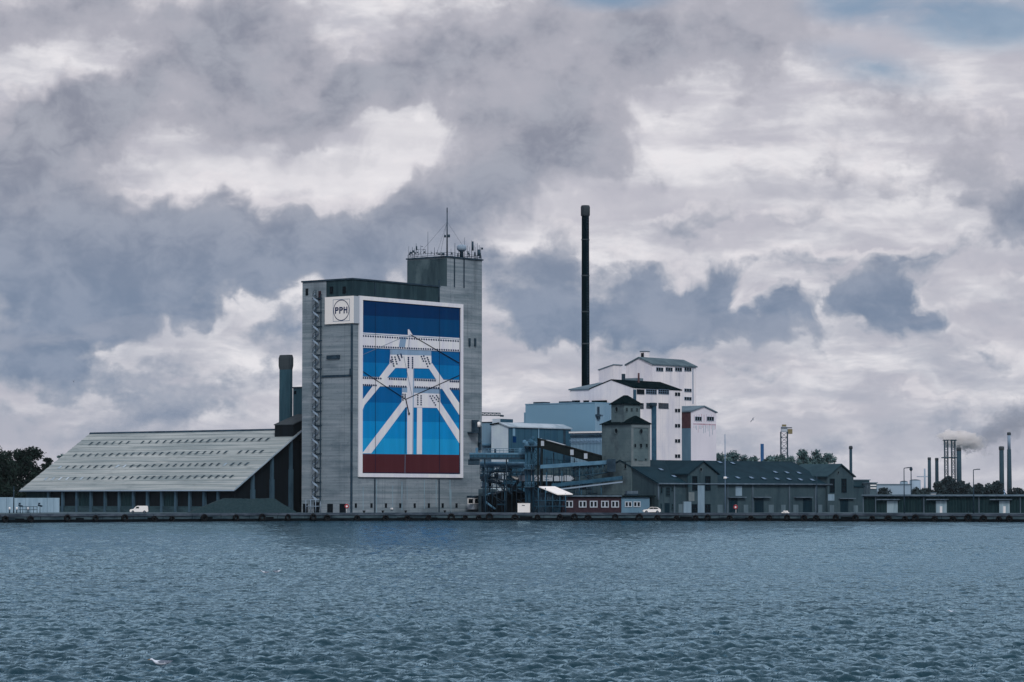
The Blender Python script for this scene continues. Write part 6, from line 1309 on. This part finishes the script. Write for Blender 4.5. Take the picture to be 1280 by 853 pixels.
def lattice(px0, px1, y0, Y, n, r_, label, name, cat='tower'):
    a = at(px0, 620, Y); b = at(px1, 620, Y); a.z = b.z = Z0; zt_ = at(px0, y0, Y).z; w_ = b.x - a.x; th = thing(name, label, cat, (a + b) / 2)
    for dx in (0, w_):
        for dy in (0, w_): MB().tube((a.x + dx, a.y + dy, Z0), (a.x + dx, a.y + dy, zt_), r_, n=5).build('leg', M['far_stack'], th)
    m = MB()
    for k in range(n):
        z0_, z1_ = Z0 + (zt_ - Z0) * k / n, Z0 + (zt_ - Z0) * (k + 1) / n
        for p_, q_ in (((0, 0), (w_, 0)), ((w_, 0), (w_, w_)), ((w_, w_), (0, w_)), ((0, w_), (0, 0))):
            P1, Q1 = Vector((a.x + p_[0], a.y + p_[1], 0)), Vector((a.x + q_[0], a.y + q_[1], 0))
            m.tube(P1 + Vector((0, 0, z1_)), Q1 + Vector((0, 0, z1_)), r_ * .7, n=4); m.tube(P1 + Vector((0, 0, z0_ if k % 2 else z1_)), Q1 + Vector((0, 0, z1_ if k % 2 else z0_)), r_ * .6, n=4)
    m.build('bracing', M['far_stack'], th); return th, a, w_, zt_
for x0, x1, lab in ((1181.5, 1185.5, 'left one of the twin far lattice towers under the steam'), (1190.3, 1194.5, 'right one of the twin far lattice towers under the steam')):
    th, a, w_, zt_ = lattice(x0, x1, 551, 2480, 14, .42, lab, 'lattice_tower')
    MB().box(Fr((a.x, a.y), (1, 0)), -2.5, w_ + 2.5, -w_ - 1, 1, at(x0, 573, 2480).z, at(x0, 571.6, 2480).z).build('platform', M['far_stack'], th)
    MB().box(Fr((a.x, a.y), (1, 0)), -1.2, w_ + 1.2, -w_ - 1, 1, zt_, zt_ + .8).build('top_platform', M['far_stack'], th)
th, a, w_, zt_ = lattice(976.8, 985, 540, 1080, 14, .16, 'lattice hoist tower with a head house and a small cab, behind the warehouse', 'hoist_tower')
f = Fr((a.x, a.y), (1, 0)); MB().box(f, .1, w_ - .1, -w_, .1, zt_, at(980, 533.5, 1080).z).build('head_house', M['sign_side'], th); MB().box(f, w_ * .2, w_ * .8, -w_ * .8, -.1, at(980, 533.5, 1080).z + .004, at(980, 530.8, 1080).z).build('sheave_house', M['yellow'], th)
MB().box(f, w_ + .1, w_ + 1.8, -2, 0, at(987, 542.5, 1080).z, at(987, 536.5, 1080).z).build('cab', M['yellow'], th); MB().tube(f.p(0, .2, at(977, 535, 1080).z), f.p(w_ + 1.6, .2, at(977, 535, 1080).z), .2, n=5).build('beam', M['steel'], th)
th, q = post(1156.3, 586, 2450, 'far cross-armed pylon left of the twin chimneys', 'pylon', 'pylon', .9, 'far_grey', 620)
MB().tube(at(1146, 596, 2450), at(1160, 596, 2450), .35, n=5).build('cross_arm', M['far_grey'], th)
def farbox(x0, x1, y0, Y, name, label, cat, mt_='far_grey', depth=20, parts=()):
    f = frpx(x0, Y, x1, Y); th = thing(name, label, cat, f.p(f.u((x0 + x1) / 2), 0, Z0)); MB().box(f, 0, f.u(x1), -depth, 0, Z0, f.z(x0, y0)).build('wall', M[mt_], th)
    MB().box(f, -.4, f.u(x1) + .4, -depth - .4, .4, f.z(x0, y0) + .004, f.z(x0, y0) + Y * .0003).build('roof', M['roof_grey'], th)
    for (a, b, c, d, nm, m2) in parts: plate(th, nm, f, a, c, b, d, m2, .3)
    return th
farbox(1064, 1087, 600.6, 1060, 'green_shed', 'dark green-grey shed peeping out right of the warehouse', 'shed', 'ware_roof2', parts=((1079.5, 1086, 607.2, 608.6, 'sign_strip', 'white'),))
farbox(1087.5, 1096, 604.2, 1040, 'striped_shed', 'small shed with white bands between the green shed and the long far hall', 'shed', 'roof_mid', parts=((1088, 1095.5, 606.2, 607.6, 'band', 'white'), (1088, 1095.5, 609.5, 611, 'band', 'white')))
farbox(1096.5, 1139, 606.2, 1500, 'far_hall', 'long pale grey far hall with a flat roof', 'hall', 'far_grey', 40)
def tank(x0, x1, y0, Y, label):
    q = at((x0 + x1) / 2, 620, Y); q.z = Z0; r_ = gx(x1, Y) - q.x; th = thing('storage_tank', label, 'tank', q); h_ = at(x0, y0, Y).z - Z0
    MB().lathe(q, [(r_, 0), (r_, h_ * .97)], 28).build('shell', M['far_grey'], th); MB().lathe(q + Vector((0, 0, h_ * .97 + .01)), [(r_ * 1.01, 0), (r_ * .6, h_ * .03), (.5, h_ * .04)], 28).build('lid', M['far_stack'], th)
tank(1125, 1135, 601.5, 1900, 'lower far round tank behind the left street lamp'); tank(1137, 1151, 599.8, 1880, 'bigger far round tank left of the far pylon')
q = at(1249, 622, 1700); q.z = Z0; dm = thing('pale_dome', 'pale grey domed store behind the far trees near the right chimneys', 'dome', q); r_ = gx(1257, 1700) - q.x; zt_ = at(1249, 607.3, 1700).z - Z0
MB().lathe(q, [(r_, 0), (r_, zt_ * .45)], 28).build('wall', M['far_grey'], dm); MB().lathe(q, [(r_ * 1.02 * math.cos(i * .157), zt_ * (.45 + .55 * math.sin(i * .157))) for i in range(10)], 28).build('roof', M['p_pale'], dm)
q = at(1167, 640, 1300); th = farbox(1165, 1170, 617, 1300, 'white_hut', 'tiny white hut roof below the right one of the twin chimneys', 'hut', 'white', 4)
# smoke plume: a volume in one box
a, b = at(1168, 578, 2600), at(1330, 488, 2600); sc_ = (b.x - a.x, 70, b.z - a.z)
bpy_box = MB().hexa([(a.x, 2565, a.z), (b.x, 2565, a.z), (b.x, 2635, a.z), (a.x, 2635, a.z)], [(a.x, 2565, b.z), (b.x, 2565, b.z), (b.x, 2635, b.z), (a.x, 2635, b.z)])
sm = bpy.data.materials.new('chimney_steam'); sm.use_nodes = True; t = NT(sm.node_tree)
t.n.remove(t.n['Principled BSDF']); pv = t.add('ShaderNodeVolumePrincipled'); t.l.new(pv.outputs[0], t.n['Material Output'].inputs['Volume'])
pos = t.add('ShaderNodeNewGeometry').outputs['Position']
nz = t.noise(t.vmath('MULTIPLY', pos, (.20, .20, .26)), 1.0, 6, .65); wv_ = t.noise(t.vmath('MULTIPLY', pos, (.08, .08, .10)), 1.0, 4, .6, color=True)
pw = t.vmath('ADD', pos, t.vmath('MULTIPLY', t.vmath('SUBTRACT', wv_, (.5, .5, .5)), (40, 16, 30)))
def puff(px, py, rx, ry, rot, dep=26):
    c_ = at(px, py, 2600); k = 2600 / F; mp = t.add('ShaderNodeMapping', vector_type='TEXTURE'); t.set(mp.inputs[0], pw)
    mp.inputs[1].default_value = c_; mp.inputs[2].default_value = (0, math.radians(rot), 0); mp.inputs[3].default_value = (rx * k, dep, ry * k)
    g_ = t.add('ShaderNodeTexGradient', gradient_type='SPHERICAL'); t.set(g_.inputs[0], mp.outputs[0]); return g_.outputs['Fac']
wht = t.math('ADD', puff(1196, 549, 26, 10, 6), t.math('ADD', puff(1213, 554, 27, 11, 14), puff(1186, 547.5, 12, 8, 0)))
drk = t.math('ADD', t.math('MULTIPLY', puff(1232, 547, 42, 20, -25), .8), t.math('ADD', t.math('MULTIPLY', puff(1254, 532, 56, 26, -22), .75), t.math('MULTIPLY', puff(1288, 518, 56, 26, -24), .8)))
den = lambda v, a_, b_, k_: t.math('MULTIPLY', t.mrange(t.math('MULTIPLY_ADD', t.math('SUBTRACT', nz, .5), 1.7, v), a_, b_), k_)
dw, dd_ = den(wht, .2, .6, .3), den(drk, .1, .8, .042)
t.set(pv.inputs['Density'], t.math('ADD', dw, dd_)); t.set(pv.inputs['Color'], t.mix(t.mrange(wht, .1, .3), (.50, .56, .66, 1), (.97, .96, .96, 1))); pv.inputs['Anisotropy'].default_value = .0
tag(bpy_box.build('steam_plume', sm), 'white steam and grey smoke drifting right from the far chimneys', 'smoke', kind='stuff')
# ================================================================== GULLS
def gull(name, label, pos, size, head=0.0, flying=False, bank=0.0):
    m = MB(); n = 10; s_ = size
    prof = [(-.5, .06, .02), (-.42, .03, .05), (-.2, .0, .12), (.05, .0, .145), (.25, .03, .12), (.34, .10, .075), (.40, .16, .07), (.47, .17, .06), (.52, .165, .03)] if not flying else [(-.5, .0, .03), (-.3, .0, .07), (0, .0, .1), (.22, .01, .09), (.34, .03, .055), (.43, .03, .05), (.5, .025, .02)]
    rings = [[Vector((x, r_ * math.cos(2 * math.pi * i / n) * 1.0, z + r_ * math.sin(2 * math.pi * i / n) * .85)) for i in range(n)] for x, z, r_ in prof]
    vs = [v for rg in rings for v in rg]; fc = [(j * n + i, j * n + (i + 1) % n, (j + 1) * n + (i + 1) % n, (j + 1) * n + i) for j in range(len(prof) - 1) for i in range(n)] + [tuple(range(n))[::-1], tuple(range((len(prof) - 1) * n, len(prof) * n))]
    R_ = Matrix.Rotation(head, 4, 'Z') @ Matrix.Rotation(bank, 4, 'X')
    if flying:
        for sg_ in (-1, 1):
            pts = [(.2, .08, .03), (.32, .6, .2), (.12, 1.25, .1), (-.02, 1.2, .09), (.05, .6, .18), (-.2, .08, .02)]; k = len(vs)
            vs += [Vector((x, y * sg_, z)) for x, y, z in pts] + [Vector((x, y * sg_, z - .025)) for x, y, z in pts]
            fc += [(k, k + 1, k + 4, k + 5), (k + 1, k + 2, k + 3, k + 4), (k + 11, k + 10, k + 7, k + 6), (k + 10, k + 9, k + 8, k + 7)] + [(k + i, k + 6 + i, k + 6 + (i + 1) % 6, k + (i + 1) % 6) for i in range(6)]
    th = thing(name, label, 'gull', pos); T_ = lambda v: Vector(pos) + R_ @ (v * s_)
    m.add([T_(v) for v in vs], fc, True); m.build('body', M['feather'], th)
    hx, hz = (.52, .16) if not flying else (.5, .022); MB().tube(T_(Vector((hx, 0, hz))), T_(Vector((hx + .12, 0, hz - .02))), .022 * s_, .006 * s_, 6).build('beak', M['beak'], th)
    if not flying:
        for sg_ in (-1, 1):
            w_ = MB(); vs2 = [Vector((.16, .135 * sg_, .07)), Vector((.05, .155 * sg_, .0)), Vector((-.3, .11 * sg_, .0)), Vector((-.6, .02 * sg_, .10)), Vector((-.25, .09 * sg_, .12)), Vector((.0, .11 * sg_, .13))]
            w_.add([T_(v) for v in vs2], [(0, 1, 2, 3, 4, 5)], True); w_.build('wing', M['feather_grey'], th)
    return th
def on_water(px, py):
    r_ = ray(px, py); return CAM + r_ * (-CAMH / r_.z)
q = on_water(201, 834); gull('floating_gull', 'white gull floating on the near water at the lower left', q + Vector((0, 0, .13)), .66, math.radians(185))
q = on_water(331.5, 718); gull('floating_gull', 'small white gull on the water, left one of the distant pair', q + Vector((0, 0, .13)), .6, math.radians(200))
q = on_water(346, 717); gull('floating_gull', 'small white gull on the water, right one of the distant pair', q + Vector((0, 0, .13)), .6, math.radians(20))
q = on_water(1192, 767); gull('floating_gull', 'small white gull alone on the water at the right', q + Vector((0, 0, .06)), .45, math.radians(170))
gull('flying_gull', 'gull flying in the sky above the warehouse', at(941, 525, 420), .48, math.radians(-150), True, math.radians(38))
gull('flying_gull', 'dark speck of a gull flying far left above the shed', at(92, 477, 430), .34, math.radians(10), True, math.radians(-14))
# ================================================================== the air: one even box of thin haze round everything
hb = [(-4200, -4200), (4200, -4200), (4200, 6200), (-4200, 6200)]
hz = MB().hexa([(x, y, -3) for x, y in hb], [(x, y, 160) for x, y in hb])
hm = bpy.data.materials.new('thin_haze'); hm.use_nodes = True; t = NT(hm.node_tree); t.n.remove(t.n['Principled BSDF'])
hv_ = t.add('ShaderNodeVolumePrincipled'); hv_.inputs['Color'].default_value = (.78, .90, 1.0, 1); hv_.inputs['Density'].default_value = .000013
t.l.new(hv_.outputs[0], t.n['Material Output'].inputs['Volume']); tag(hz.build('haze', hm), 'thin pale haze over the harbour', 'haze', kind='stuff')
